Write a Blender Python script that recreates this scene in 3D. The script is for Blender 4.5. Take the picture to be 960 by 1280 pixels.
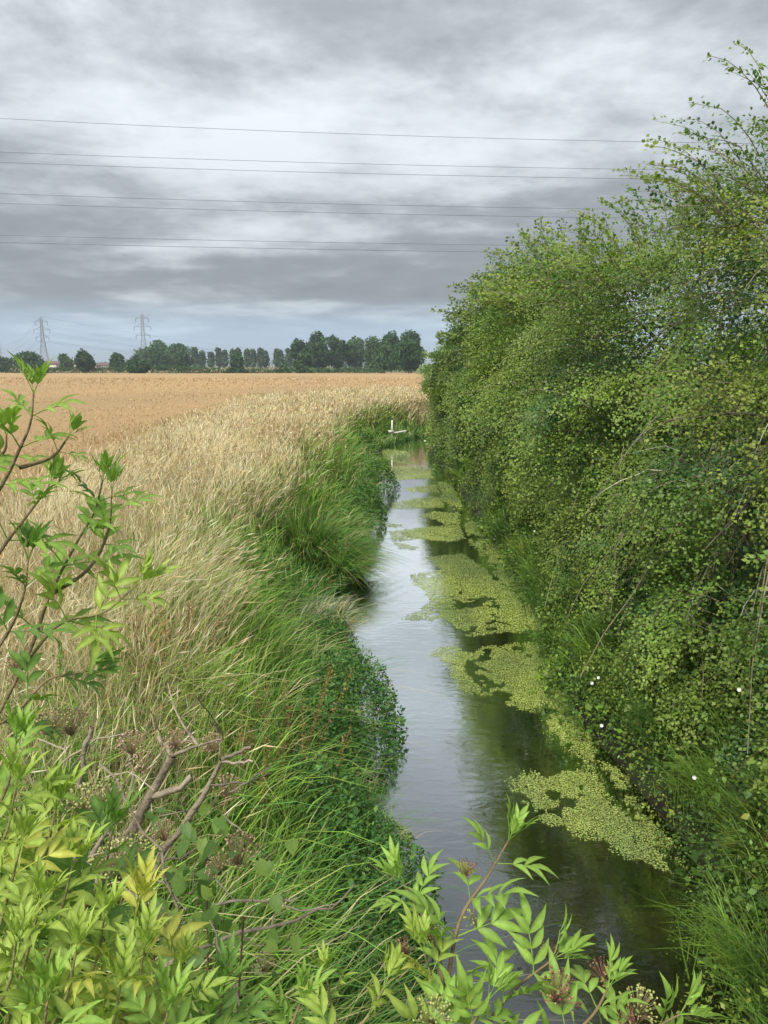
import bpy, math, random
import numpy as np
from mathutils import Vector, Matrix

for _o in list(bpy.data.objects):
    bpy.data.objects.remove(_o)
SC = bpy.context.scene
COL = SC.collection
R = math.radians
rng = np.random.default_rng(7)
random.seed(7)

# ------------------------------------------------------------------ camera
CAMZ = 4.2                       # eye above the water, standing on the bridge
F = 930.0                        # focal length in photograph pixels (960 x 1280)
PITCH = math.atan(184.0 / F)
cam_d = bpy.data.cameras.new('camera')
cam = bpy.data.objects.new('camera', cam_d)
COL.objects.link(cam)
cam.location = (0, 0, CAMZ)
cam.rotation_euler = (math.pi / 2 - PITCH, 0, 0)
cam_d.sensor_fit = 'VERTICAL'
cam_d.sensor_height = 24.0
cam_d.lens = F / 1280 * 24.0
cam_d.clip_start = 0.05
cam_d.clip_end = 9000
SC.camera = cam
SC.render.resolution_x, SC.render.resolution_y = 768, 1024

# ------------------------------------------------------------------ world
SUN_EL, SUN_AZ = 52.0, 215.0     # degrees; high sun behind cloud, behind and left of the camera
w = bpy.data.worlds.new('World')
SC.world = w
w.use_nodes = True
nt = w.node_tree
nt.nodes.clear()


def nd(t, **kw):
    n = nt.nodes.new(t)
    for k, v in kw.items():
        setattr(n, k, v)
    return n


def mth(op, a, b=None, clamp=False):
    n = nd('ShaderNodeMath', operation=op, use_clamp=clamp)
    for i, v in enumerate((a, b)):
        if v is None:
            continue
        if isinstance(v, (int, float)):
            n.inputs[i].default_value = v
        else:
            nt.links.new(v, n.inputs[i])
    return n.outputs[0]


def ramp(fac, stops):
    n = nd('ShaderNodeValToRGB')
    el = n.color_ramp.elements
    while len(el) < len(stops):
        el.new(0.5)
    for e, (p, c) in zip(el, stops):
        e.position = p
        e.color = (c[0], c[1], c[2], 1)
    nt.links.new(fac, n.inputs[0])
    return n.outputs[0]


def mixc(fac, a, b, mode='MIX'):
    n = nd('ShaderNodeMix', data_type='RGBA', blend_type=mode)
    for s, v in ((n.inputs[0], fac), (n.inputs[6], a), (n.inputs[7], b)):
        if isinstance(v, (int, float)):
            s.default_value = v
        elif isinstance(v, tuple):
            s.default_value = v
        else:
            nt.links.new(v, s)
    return n.outputs[2]


tc = nd('ShaderNodeTexCoord')
sep = nd('ShaderNodeSeparateXYZ')
nt.links.new(tc.outputs['Generated'], sep.inputs[0])
zc = mth('ADD', mth('MAXIMUM', sep.outputs[2], 0.0), 0.12)
cx = mth('DIVIDE', sep.outputs[0], zc)
cy = mth('DIVIDE', sep.outputs[1], zc)
comb = nd('ShaderNodeCombineXYZ')
nt.links.new(cx, comb.inputs[0])
nt.links.new(cy, comb.inputs[1])


def cloud_noise(scale, off, detail, rough, dist, stretch=(1, 1, 1), vec=None):
    mp = nd('ShaderNodeMapping')
    mp.inputs['Location'].default_value = off
    mp.inputs['Scale'].default_value = stretch
    nt.links.new(vec or comb.outputs[0], mp.inputs[0])
    n = nd('ShaderNodeTexNoise')
    n.inputs['Scale'].default_value = scale
    n.inputs['Detail'].default_value = detail
    n.inputs['Roughness'].default_value = rough
    n.inputs['Distortion'].default_value = dist
    nt.links.new(mp.outputs[0], n.inputs[0])
    return n.outputs['Fac']


CL_OFF = 12.7
n_big = cloud_noise(0.62, (3.1 + CL_OFF, 1.7, 0.0), 3, 0.5, 0.2, (0.8, 1.0, 1))
n_fine = cloud_noise(1.7, (9.4, 4.2 + CL_OFF, 2.0), 12, 0.60, 0.12, (1.0, 1.05, 1))
n_wisp = cloud_noise(6.0, (1.4, 7.2 + CL_OFF, 5.0), 8, 0.65, 0.1, (1.1, 1.0, 1))
thick = mth('ADD', mth('ADD', mth('MULTIPLY', n_big, 0.60), mth('MULTIPLY', n_fine, 0.49)), mth('MULTIPLY', n_wisp, 0.12))
cloud = ramp(thick, [(0.45, (2.95, 3.18, 3.30)), (0.515, (2.5, 2.72, 2.84)), (0.56, (2.02, 2.22, 2.34)),
                     (0.597, (1.62, 1.80, 1.91)), (0.645, (1.28, 1.43, 1.53)), (0.75, (1.08, 1.21, 1.31))])
sky = nd('ShaderNodeTexSky', sky_type='NISHITA')
sky.sun_disc = False
sky.sun_elevation = R(SUN_EL)
sky.sun_rotation = R(SUN_AZ)
low = ramp(sep.outputs[2], [(0.0, (1, 1, 1)), (0.04, (0.85, 0.85, 0.85)), (0.085, (0, 0, 0))])
gap = mth('MULTIPLY', low, 0.62)
lift = nd('ShaderNodeVectorMath', operation='ADD')      # the clear strip shows the blue well above the horizon glare
lift.inputs[1].default_value = (0, 0, 0.3)
nt.links.new(tc.outputs['Generated'], lift.inputs[0])
lnorm = nd('ShaderNodeVectorMath', operation='NORMALIZE')
nt.links.new(lift.outputs[0], lnorm.inputs[0])
nt.links.new(lnorm.outputs[0], sky.inputs[0])
clear_air = mixc(1.0, sky.outputs[0], (1.75, 1.55, 1.25, 1), 'MULTIPLY')
zen = mth('ADD', mth('MULTIPLY', mth('MAXIMUM', sep.outputs[2], 0.0), 1.25), 0.95)   # overcast sky luminance rises towards the zenith
vm = nd('ShaderNodeVectorMath', operation='SCALE')
nt.links.new(cloud, vm.inputs[0])
nt.links.new(zen, vm.inputs[3])
skycol = mixc(gap, vm.outputs[0], clear_air)
bg = nd('ShaderNodeBackground')
bg.inputs['Strength'].default_value = 0.07
nt.links.new(skycol, bg.inputs[0])
wo = nd('ShaderNodeOutputWorld')
nt.links.new(bg.outputs[0], wo.inputs[0])

sun_d = bpy.data.lights.new('sun', 'SUN')
sun = bpy.data.objects.new('sun', sun_d)
COL.objects.link(sun)
sun_d.energy = 1.5
sun_d.angle = R(18)
sun_d.color = (1.0, 0.95, 0.86)
# direction the light comes from (azimuth clockwise from +Y)
_sd = Vector((math.sin(R(SUN_AZ)) * math.cos(R(SUN_EL)), math.cos(R(SUN_AZ)) * math.cos(R(SUN_EL)), math.sin(R(SUN_EL))))
sun.rotation_euler = _sd.to_track_quat('Z', 'Y').to_euler()
sun.location = (-20, -30, 60)

SC.render.engine = 'CYCLES'
SC.cycles.max_bounces = 5
SC.cycles.diffuse_bounces = 3
SC.cycles.glossy_bounces = 2
SC.cycles.transmission_bounces = 3
SC.cycles.transparent_max_bounces = 4
SC.view_settings.view_transform = 'Standard'
SC.view_settings.look = 'None'
SC.view_settings.gamma = 1
SC.view_settings.exposure = 1.74


# ------------------------------------------------------------------ helpers
def tag(o, label=None, cat=None, group=None, kind=None):
    if label:
        o['label'] = label
    if cat:
        o['category'] = cat
    if group:
        o['group'] = group
    if kind:
        o['kind'] = kind
    return o


def ray(px, py):
    r, u = (px - 480) / F, -(py - 640) / F
    c, s = math.cos(PITCH), math.sin(PITCH)
    return np.array([r, c + u * s, -s + u * c])


def on_z(px, py, z=0.0):
    d = ray(px, py)
    t = (z - CAMZ) / d[2]
    return np.array([d[0] * t, d[1] * t, z])


def at(px, py, depth):
    d = ray(px, py) * depth
    return np.array([d[0], d[1], d[2] + CAMZ])


def nrm(v):
    return v / (np.linalg.norm(v, axis=-1, keepdims=True) + 1e-9)


def rand_unit(n):
    return nrm(rng.normal(size=(n, 3)))


class MB:
    """collects vertices, faces and colours of ONE mesh object"""

    def __init__(self):
        self.v, self.c, self.q, self.t, self.n = [], [], [], [], 0

    def add(self, v, c, quads=None, tris=None):
        v = np.asarray(v, float).reshape(-1, 3)
        c = np.asarray(c, float)
        if c.ndim == 1:
            c = np.tile(c, (len(v), 1))
        if quads is not None and len(quads):
            self.q.append(np.asarray(quads, np.int64).reshape(-1, 4) + self.n)
        if tris is not None and len(tris):
            self.t.append(np.asarray(tris, np.int64).reshape(-1, 3) + self.n)
        self.v.append(v)
        self.c.append(c.reshape(-1, 3))
        self.n += len(v)

    def mesh(self, name, origin=(0, 0, 0), smooth=False):
        me = bpy.data.meshes.new(name)
        v = np.concatenate(self.v) - np.asarray(origin, float)
        c = np.concatenate(self.c)
        q = np.concatenate(self.q) if self.q else np.zeros((0, 4), np.int64)
        t = np.concatenate(self.t) if self.t else np.zeros((0, 3), np.int64)
        me.vertices.add(len(v))
        me.vertices.foreach_set('co', v.astype(np.float32).ravel())
        me.loops.add(q.size + t.size)
        me.loops.foreach_set('vertex_index', np.concatenate([q.ravel(), t.ravel()]).astype(np.int32))
        me.polygons.add(len(q) + len(t))
        st = np.concatenate([np.arange(len(q)) * 4, q.size + np.arange(len(t)) * 3]).astype(np.int32)
        me.polygons.foreach_set('loop_start', st)
        if smooth:
            me.polygons.foreach_set('use_smooth', np.ones(len(st), bool))
        me.update(calc_edges=True)
        ca = me.color_attributes.new('Col', 'FLOAT_COLOR', 'POINT')
        ca.data.foreach_set('color', np.concatenate([np.clip(c, 0, 1), np.ones((len(c), 1))], 1).astype(np.float32).ravel())
        return me

    def build(self, name, mat, parent=None, origin=(0, 0, 0), smooth=False):
        me = self.mesh(name, origin, smooth)
        me.materials.append(mat)
        o = bpy.data.objects.new(name, me)
        COL.objects.link(o)
        if parent is not None:
            o.parent = parent
        else:
            o.location = origin
        return o

    # ---- shapes
    def leaves(self, P, D, N, L, W, col, fold=0.12):
        n = len(P)
        D = nrm(D)
        S = nrm(np.cross(D, N))
        N = np.cross(S, D)
        L = np.broadcast_to(np.asarray(L, float), (n,))[:, None]
        W = np.broadcast_to(np.asarray(W, float), (n,))[:, None]
        m = P + D * L * 0.45 + N * L * fold
        v = np.stack([P, m + S * W / 2, P + D * L, m - S * W / 2], 1)
        c = np.repeat(np.broadcast_to(col, (n, 3))[:, None], 4, 1)
        self.add(v, c.reshape(-1, 3), quads=np.arange(4 * n).reshape(n, 4))

    def tubes(self, C, rad, col, sides=3):
        C = np.asarray(C, float)
        n, k = C.shape[:2]
        rad = np.broadcast_to(np.asarray(rad, float), (n, k))
        T = np.empty_like(C)
        T[:, 1:-1] = C[:, 2:] - C[:, :-2]
        T[:, 0] = C[:, 1] - C[:, 0]
        T[:, -1] = C[:, -1] - C[:, -2]
        T = nrm(T)
        ch = nrm(C[:, -1] - C[:, 0])
        ref = np.eye(3)[np.argmin(np.abs(ch), axis=1)][:, None, :]
        A = nrm(np.cross(T, ref))
        B = np.cross(T, A)
        a = np.arange(sides) / sides * 2 * math.pi
        V = C[:, :, None] + rad[:, :, None, None] * (np.cos(a)[None, None, :, None] * A[:, :, None] + np.sin(a)[None, None, :, None] * B[:, :, None])
        idx = np.arange(n * k * sides).reshape(n, k, sides)
        nx = np.roll(idx, -1, 2)
        q = np.stack([idx[:, :-1], nx[:, :-1], nx[:, 1:], idx[:, 1:]], -1)
        c = np.broadcast_to(np.asarray(col, float), (n, 3)) if np.ndim(col) < 3 else col
        self.add(V.reshape(-1, 3), np.repeat(c, k * sides, 0), quads=q.reshape(-1, 4))
        cap = idx[:, -1]
        if sides == 3:
            self.t.append(cap.reshape(-1, 3) + self.n - n * k * sides)

    def tube(self, pts, r0, r1, col, sides=6, k=None):
        pts = np.asarray(pts, float)
        if k:
            pts = smooth_curve(pts, k)
        self.tubes(pts[None], np.linspace(r0, r1, len(pts))[None], np.asarray(col)[None], sides)

    def blades(self, P, H, lean, width, col_b, col_t, droop=0.5):
        """curved grass blades: lean (n,3) horizontal vector at the tip relative to height"""
        n = len(P)
        H = np.broadcast_to(np.asarray(H, float), (n,))[:, None]
        W = np.broadcast_to(np.asarray(width, float), (n,))[:, None]
        lean = np.asarray(lean, float)
        lm = np.linalg.norm(lean[:, :2], axis=1, keepdims=True)
        side = nrm(np.stack([-lean[:, 1], lean[:, 0], np.zeros(n)], 1) + 1e-6)
        tw = rng.uniform(0, math.pi, (n, 1))
        side = nrm(side * np.cos(tw) + nrm(lean + 1e-6) * np.sin(tw) * 0.8)
        ts = (0.0, 0.4, 0.75, 1.0)
        dr = np.broadcast_to(np.asarray(droop, float), (n,))[:, None]
        rows = []
        for t in ts:
            zz = t - dr * np.minimum(lm, 1.4) * 0.45 * t ** 3
            p = P + lean * H * t ** 1.9
            p = p + np.array([0, 0, 1.]) * H * zz
            rows.append(p)
        ws = (0.8, 1.0, 0.7)
        v = []
        for i in range(3):
            v += [rows[i] - side * W * ws[i] / 2, rows[i] + side * W * ws[i] / 2]
        v.append(rows[3])
        V = np.stack(v, 1)
        cb = np.broadcast_to(col_b, (n, 3))
        ct = np.broadcast_to(col_t, (n, 3))
        c = np.stack([cb, cb, cb * 0.55 + ct * 0.45, cb * 0.55 + ct * 0.45, ct, ct, ct], 1)
        b = np.arange(n)[:, None] * 7
        q = np.concatenate([b + np.array([[0, 1, 3, 2]]), b + np.array([[2, 3, 5, 4]])])
        self.add(V.reshape(-1, 3), c.reshape(-1, 3), quads=q, tris=b + np.array([[4, 5, 6]]))
        return rows[3], nrm(rows[3] - rows[2])

    def box(self, c, s, col, rz=0.0):
        c = np.asarray(c, float)
        h = np.asarray(s, float) / 2
        k = np.array([[x, y, z] for z in (-1, 1) for y in (-1, 1) for x in (-1, 1)], float) * h
        cs, sn = math.cos(rz), math.sin(rz)
        k = np.stack([k[:, 0] * cs - k[:, 1] * sn, k[:, 0] * sn + k[:, 1] * cs, k[:, 2]], 1)
        self.add(k + c, col, quads=[(0, 2, 3, 1), (4, 5, 7, 6), (0, 1, 5, 4), (2, 6, 7, 3), (0, 4, 6, 2), (1, 3, 7, 5)])


def smooth_curve(pts, k):
    pts = np.asarray(pts, float)
    n = len(pts)
    if n == 2:
        return pts[0] + (pts[1] - pts[0]) * np.linspace(0, 1, k)[:, None]
    e = np.concatenate([[2 * pts[0] - pts[1]], pts, [2 * pts[-1] - pts[-2]]])
    out = []
    for t in np.linspace(0, n - 1 - 1e-6, k):
        i = int(t)
        f = t - i
        a, b, c, d = e[i:i + 4]
        out.append(0.5 * (2 * b + (c - a) * f + (2 * a - 5 * b + 4 * c - d) * f * f + (3 * b - a - 3 * c + d) * f ** 3))
    return np.array(out)


def vnoise(x, y, seed=0):
    """cheap smooth value noise in [0,1]"""
    xi, yi = np.floor(x), np.floor(y)
    fx, fy = x - xi, y - yi
    fx, fy = fx * fx * (3 - 2 * fx), fy * fy * (3 - 2 * fy)

    def h(a, b):
        s = np.sin(a * 127.1 + b * 311.7 + seed * 74.7) * 43758.5453
        return s - np.floor(s)
    return (h(xi, yi) * (1 - fx) + h(xi + 1, yi) * fx) * (1 - fy) + (h(xi, yi + 1) * (1 - fx) + h(xi + 1, yi + 1) * fx) * fy


def fbm(x, y, seed=0, o=4):
    s, a, t = 0, 1.0, 0
    for i in range(o):
        s = s + a * vnoise(x * 2 ** i, y * 2 ** i, seed + i * 13)
        t += a
        a *= 0.5
    return s / t


def empty(name, loc):
    o = bpy.data.objects.new(name, None)
    o.empty_display_size = 0.2
    COL.objects.link(o)
    o.location = loc
    return o


# ------------------------------------------------------------------ materials
def material(name):
    m = bpy.data.materials.new(name)
    m.use_nodes = True
    t = m.node_tree
    t.nodes.clear()
    return m, t


def N_(t, typ, **kw):
    n = t.nodes.new(typ)
    for k, v in kw.items():
        setattr(n, k, v)
    return n


def leaf_material(name, transl=0.3, rough=0.5, spec=0.3, nscale=3.0, namt=0.25, tint=(1.1, 1.25, 0.4)):
    m, t = material(name)
    a = N_(t, 'ShaderNodeAttribute', attribute_name='Col')
    tcn = N_(t, 'ShaderNodeTexCoord')
    no = N_(t, 'ShaderNodeTexNoise')
    no.inputs['Scale'].default_value = nscale
    no.inputs['Detail'].default_value = 3
    t.links.new(tcn.outputs['Object'], no.inputs[0])
    mr = N_(t, 'ShaderNodeMapRange')
    mr.inputs[3].default_value = 1 - namt
    mr.inputs[4].default_value = 1 + namt
    t.links.new(no.outputs[0], mr.inputs[0])
    mx = N_(t, 'ShaderNodeVectorMath', operation='SCALE')
    t.links.new(a.outputs['Color'], mx.inputs[0])
    t.links.new(mr.outputs[0], mx.inputs[3])
    p = N_(t, 'ShaderNodeBsdfPrincipled')
    p.inputs['Roughness'].default_value = rough
    p.inputs['Specular IOR Level'].default_value = spec
    t.links.new(mx.outputs[0], p.inputs['Base Color'])
    out = N_(t, 'ShaderNodeOutputMaterial')
    if transl > 0:
        tr = N_(t, 'ShaderNodeBsdfTranslucent')
        tm = N_(t, 'ShaderNodeVectorMath', operation='MULTIPLY')
        tm.inputs[1].default_value = tint
        t.links.new(mx.outputs[0], tm.inputs[0])
        t.links.new(tm.outputs[0], tr.inputs[0])
        ms = N_(t, 'ShaderNodeMixShader')
        ms.inputs[0].default_value = transl
        t.links.new(p.outputs[0], ms.inputs[1])
        t.links.new(tr.outputs[0], ms.inputs[2])
        t.links.new(ms.outputs[0], out.inputs[0])
    else:
        t.links.new(p.outputs[0], out.inputs[0])
    return m


M_LEAF = leaf_material('hawthorn_leaf', 0.32, 0.5, 0.35)
M_ELDER = leaf_material('elder_leaf', 0.35, 0.5, 0.28, nscale=9, namt=0.32)
M_GRASS = leaf_material('grass_blade', 0.3, 0.55, 0.3, nscale=1.5, namt=0.2)
M_STRAW = leaf_material('straw_grass', 0.28, 0.7, 0.15, nscale=1.2, namt=0.15, tint=(1.0, 0.95, 0.8))
M_FAR = leaf_material('far_leaf', 0.15, 0.7, 0.1, nscale=0.3, namt=0.2)
M_WEED = leaf_material('duckweed', 0.15, 0.45, 0.4, nscale=6, namt=0.25)
M_BERRY = leaf_material('berry', 0.0, 0.35, 0.5, nscale=30, namt=0.2)


def plain(name, col, rough=0.7, nscale=8.0, namt=0.3, bump=0.2, metallic=0.0, detail=6, attr=False):
    m, t = material(name)
    tcn = N_(t, 'ShaderNodeTexCoord')
    no = N_(t, 'ShaderNodeTexNoise')
    no.inputs['Scale'].default_value = nscale
    no.inputs['Detail'].default_value = detail
    t.links.new(tcn.outputs['Object'], no.inputs[0])
    mr = N_(t, 'ShaderNodeMapRange')
    mr.inputs[3].default_value = 1 - namt
    mr.inputs[4].default_value = 1 + namt
    t.links.new(no.outputs[0], mr.inputs[0])
    mx = N_(t, 'ShaderNodeVectorMath', operation='SCALE')
    if attr:
        a = N_(t, 'ShaderNodeAttribute', attribute_name='Col')
        t.links.new(a.outputs['Color'], mx.inputs[0])
    else:
        mx.inputs[0].default_value = col
    t.links.new(mr.outputs[0], mx.inputs[3])
    p = N_(t, 'ShaderNodeBsdfPrincipled')
    p.inputs['Roughness'].default_value = rough
    p.inputs['Metallic'].default_value = metallic
    p.inputs['Specular IOR Level'].default_value = 0.25
    t.links.new(mx.outputs[0], p.inputs['Base Color'])
    if bump:
        b = N_(t, 'ShaderNodeBump')
        b.inputs['Strength'].default_value = bump
        b.inputs['Distance'].default_value = 0.05
        t.links.new(no.outputs[0], b.inputs['Height'])
        t.links.new(b.outputs[0], p.inputs['Normal'])
    out = N_(t, 'ShaderNodeOutputMaterial')
    t.links.new(p.outputs[0], out.inputs[0])
    return m


M_BARK = plain('bark', (1, 1, 1), 0.85, 25, 0.35, 0.6, attr=True)
M_SOIL = plain('soil_and_turf', (1, 1, 1), 0.95, 3.0, 0.35, 0.6, attr=True)
M_STEEL = plain('galvanised_steel', (0.28, 0.29, 0.30), 0.55, 0.5, 0.15, 0, 0.3)
M_WIRE = plain('aluminium_wire', (0.10, 0.105, 0.12), 0.6, 0.1, 0.1, 0)
M_WHITE = plain('weathered_white_paint', (0.72, 0.70, 0.66), 0.6, 12, 0.15, 0.1)
M_SHED = plain('cream_cladding', (0.62, 0.58, 0.50), 0.8, 0.3, 0.12, 0)
M_ROOF = plain('brown_roof_sheet', (0.14, 0.09, 0.075), 0.8, 0.4, 0.2, 0)
M_GLASS = plain('porcelain', (0.12, 0.09, 0.08), 0.3, 1, 0.1, 0)


def crop_material():
    m, t = material('ripe_barley_field')
    tcn = N_(t, 'ShaderNodeTexCoord')
    mp = N_(t, 'ShaderNodeMapping')
    mp.inputs['Scale'].default_value = (1.0, 0.55, 1)
    t.links.new(tcn.outputs['Object'], mp.inputs[0])
    big = N_(t, 'ShaderNodeTexNoise')
    big.inputs['Scale'].default_value = 0.06
    big.inputs['Detail'].default_value = 5
    t.links.new(mp.outputs[0], big.inputs[0])
    fin = N_(t, 'ShaderNodeTexNoise')
    fin.inputs['Scale'].default_value = 7
    fin.inputs['Detail'].default_value = 6
    fin.inputs['Roughness'].default_value = 0.75
    t.links.new(mp.outputs[0], fin.inputs[0])
    wv = N_(t, 'ShaderNodeTexWave', wave_type='BANDS', bands_direction='X')
    wv.inputs['Scale'].default_value = 0.065
    wv.inputs['Distortion'].default_value = 1.0
    wv.inputs['Detail'].default_value = 2
    t.links.new(tcn.outputs['Object'], wv.inputs[0])
    r1 = N_(t, 'ShaderNodeValToRGB')
    e = r1.color_ramp.elements
    e[0].position, e[0].color = 0.25, (0.30, 0.205, 0.105, 1)
    e[1].position, e[1].color = 0.75, (0.545, 0.395, 0.22, 1)
    t.links.new(fin.outputs[0], r1.inputs[0])
    r2 = N_(t, 'ShaderNodeValToRGB')
    e = r2.color_ramp.elements
    e[0].position, e[0].color = 0.35, (0.90, 0.88, 0.84, 1)
    e[1].position, e[1].color = 0.65, (1.05, 1.0, 0.95, 1)
    t.links.new(big.outputs[0], r2.inputs[0])
    mx = N_(t, 'ShaderNodeMix', data_type='RGBA', blend_type='MULTIPLY')
    mx.inputs[0].default_value = 1
    t.links.new(r1.outputs[0], mx.inputs[6])
    t.links.new(r2.outputs[0], mx.inputs[7])
    p = N_(t, 'ShaderNodeBsdfPrincipled')
    p.inputs['Roughness'].default_value = 0.85
    p.inputs['Specular IOR Level'].default_value = 0.1
    t.links.new(mx.outputs[2], p.inputs['Base Color'])
    b = N_(t, 'ShaderNodeBump')
    b.inputs['Strength'].default_value = 0.9
    b.inputs['Distance'].default_value = 0.15
    t.links.new(fin.outputs[0], b.inputs['Height'])
    t.links.new(b.outputs[0], p.inputs['Normal'])
    out = N_(t, 'ShaderNodeOutputMaterial')
    t.links.new(p.outputs[0], out.inputs[0])
    return m


def water_material():
    m, t = material('slow_stream_water')
    tcn = N_(t, 'ShaderNodeTexCoord')
    mp = N_(t, 'ShaderNodeMapping')
    mp.inputs['Scale'].default_value = (1.0, 2.2, 1)
    t.links.new(tcn.outputs['Object'], mp.inputs[0])
    n1 = N_(t, 'ShaderNodeTexNoise')
    n1.inputs['Scale'].default_value = 4.5
    n1.inputs['Detail'].default_value = 4
    n1.inputs['Distortion'].default_value = 0.6
    t.links.new(mp.outputs[0], n1.inputs[0])
    n2 = N_(t, 'ShaderNodeTexNoise')
    n2.inputs['Scale'].default_value = 1.1
    t.links.new(mp.outputs[0], n2.inputs[0])
    mu = N_(t, 'ShaderNodeMath', operation='MULTIPLY')
    t.links.new(n1.outputs[0], mu.inputs[0])
    t.links.new(n2.outputs[0], mu.inputs[1])
    b = N_(t, 'ShaderNodeBump')
    b.inputs['Strength'].default_value = 0.09
    b.inputs['Distance'].default_value = 0.05
    t.links.new(mu.outputs[0], b.inputs['Height'])
    n3 = N_(t, 'ShaderNodeTexNoise')
    n3.inputs['Scale'].default_value = 2.5
    n3.inputs['Detail'].default_value = 6
    t.links.new(tcn.outputs['Object'], n3.inputs[0])
    r = N_(t, 'ShaderNodeValToRGB')
    e = r.color_ramp.elements
    e[0].position, e[0].color = 0.3, (0.003, 0.003, 0.0015, 1)
    e[1].position, e[1].color = 0.7, (0.012, 0.009, 0.003, 1)
    t.links.new(n3.outputs[0], r.inputs[0])
    d = N_(t, 'ShaderNodeBsdfDiffuse')
    t.links.new(r.outputs[0], d.inputs[0])
    g = N_(t, 'ShaderNodeBsdfGlossy')
    g.inputs['Roughness'].default_value = 0.03
    g.inputs['Color'].default_value = (0.97, 0.99, 1.0, 1)
    t.links.new(b.outputs[0], g.inputs['Normal'])
    fr = N_(t, 'ShaderNodeFresnel')
    fr.inputs['IOR'].default_value = 1.6
    t.links.new(b.outputs[0], fr.inputs['Normal'])
    mr = N_(t, 'ShaderNodeMapRange')
    mr.inputs[1].default_value = 0.066
    mr.inputs[2].default_value = 0.12
    mr.inputs[3].default_value = 0.20
    mr.inputs[4].default_value = 0.95
    t.links.new(fr.outputs[0], mr.inputs[0])
    ms = N_(t, 'ShaderNodeMixShader')
    t.links.new(mr.outputs[0], ms.inputs[0])
    t.links.new(d.outputs[0], ms.inputs[1])
    t.links.new(g.outputs[0], ms.inputs[2])
    out = N_(t, 'ShaderNodeOutputMaterial')
    t.links.new(ms.outputs[0], out.inputs[0])
    return m


M_CROP = crop_material()
M_WATER = water_material()

# ------------------------------------------------------------------ the stream's course
EDGE = [  # photograph row, left and right limit of the water
    (1280, 440, 905), (1180, 442, 905), (1080, 442, 875), (960, 412, 775), (900, 415, 718), (820, 372, 690),
    (760, 384, 678), (700, 440, 640), (650, 446, 598), (605, 462, 568), (570, 456, 538)]
ctr = []
for yy, xl, xr in EDGE:
    a, b = on_z(xl, yy), on_z(xr, yy)
    ctr.append(((a[0] + b[0]) / 2, a[1], (b[0] - a[0]) / 2))
c0 = ctr[0]
ctr = [(c0[0] - 0.05, -6.0, c0[2])] + ctr + [(1.6, 41.0, 0.9), (3.4, 45.0, 0.9), (8, 48.5, 0.9), (20, 51, 1.0), (60, 55, 1.0)]
CTR = np.array(ctr)
_k = 260
_u = np.linspace(0, len(CTR) - 1, _k)
CP = np.stack([np.interp(_u, np.arange(len(CTR)), CTR[:, i]) for i in range(3)], 1)
# a little smoothing keeps the banks from kinking
for _ in range(6):
    CP[1:-1] = (CP[:-2] + 2 * CP[1:-1] + CP[2:]) / 4


def stream(x, y):
    """signed distance beyond the water's edge (negative over water) and side (-1 left, +1 right)"""
    x = np.asarray(x, float).ravel()
    y = np.asarray(y, float).ravel()
    best = np.full(x.shape, 1e9)
    side = np.zeros(x.shape)
    for i in range(len(CP) - 1):
        a, b = CP[i], CP[i + 1]
        dx, dy = b[0] - a[0], b[1] - a[1]
        L2 = dx * dx + dy * dy + 1e-9
        t = np.clip(((x - a[0]) * dx + (y - a[1]) * dy) / L2, 0, 1)
        ex, ey = x - (a[0] + t * dx), y - (a[1] + t * dy)
        d = np.hypot(ex, ey) - (a[2] + t * (b[2] - a[2]))
        m = d < best
        best[m] = d[m]
        side[m] = np.where(dx * ey[m] - dy * ex[m] > 0, -1, 1)
    return best, side


BANK = 1.5


def ground_z(x, y):
    s, side = stream(x, y)
    x = np.asarray(x, float).ravel()
    y = np.asarray(y, float).ravel()
    wd = np.where(side < 0, 1.9, 1.7)
    t = np.clip((s + 0.12) / wd, 0, 1)
    z = -0.05 + (BANK + 0.05) * (t * t * (3 - 2 * t)) ** 0.85
    z = np.where(s < -0.12, -0.05 - np.minimum(-(s + 0.12), 0.8) * 0.6, z)
    z = z + np.where(s > 0.2, (fbm(x * 0.9, y * 0.9, 3) - 0.5) * 0.22 * np.clip(s, 0, 1), 0)
    return z


def edge_x(y, side):
    """x of the water's edge at distance y"""
    i = np.argsort(CP[:220, 1])
    xx = np.interp(y, CP[:220, 1][i], CP[:220, 0][i])
    ww = np.interp(y, CP[:220, 1][i], CP[:220, 2][i])
    return xx + side * ww


def field_x(y):
    return np.interp(y, [0, 11, 18, 30, 51, 60], [-5.6, -6.1, -6.6, -7.2, -8.2, -8.4])


# ------------------------------------------------------------------ ground
def axis(lo, hi, step, far_lo, far_hi, g=1.22):
    a = list(np.arange(lo, hi + 1e-6, step))
    d, x = step, a[-1]
    while x < far_hi:
        d *= g
        x += d
        a.append(x)
    d, x, b = step, a[0], []
    while x > far_lo:
        d *= g
        x -= d
        b.append(x)
    return np.array(b[::-1] + a)


gx = axis(-9, 8, 0.16, -3500, 3500)
gy = axis(-3, 54, 0.3, -200, 6000)
X, Y = np.meshgrid(gx, gy)
Z = ground_z(X, Y)
s_, sd_ = stream(X, Y)
n1 = fbm(X.ravel() * 0.5, Y.ravel() * 0.5, 21)
n2 = fbm(X.ravel() * 0.01, Y.ravel() * 0.006, 22)
cg = np.where((n1 > 0.5)[:, None], (0.10, 0.095, 0.04), (0.075, 0.085, 0.03))
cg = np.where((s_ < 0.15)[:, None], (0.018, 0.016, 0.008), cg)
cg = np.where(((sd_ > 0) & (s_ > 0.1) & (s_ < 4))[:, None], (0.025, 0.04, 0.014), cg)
far = Y.ravel() > 190
cf = np.where((n2 > 0.52)[:, None], (0.34, 0.27, 0.14), (0.11, 0.14, 0.05))
cg = np.where(far[:, None], cf, cg)
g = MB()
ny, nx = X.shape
ii = np.arange(nx * ny).reshape(ny, nx)
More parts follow.
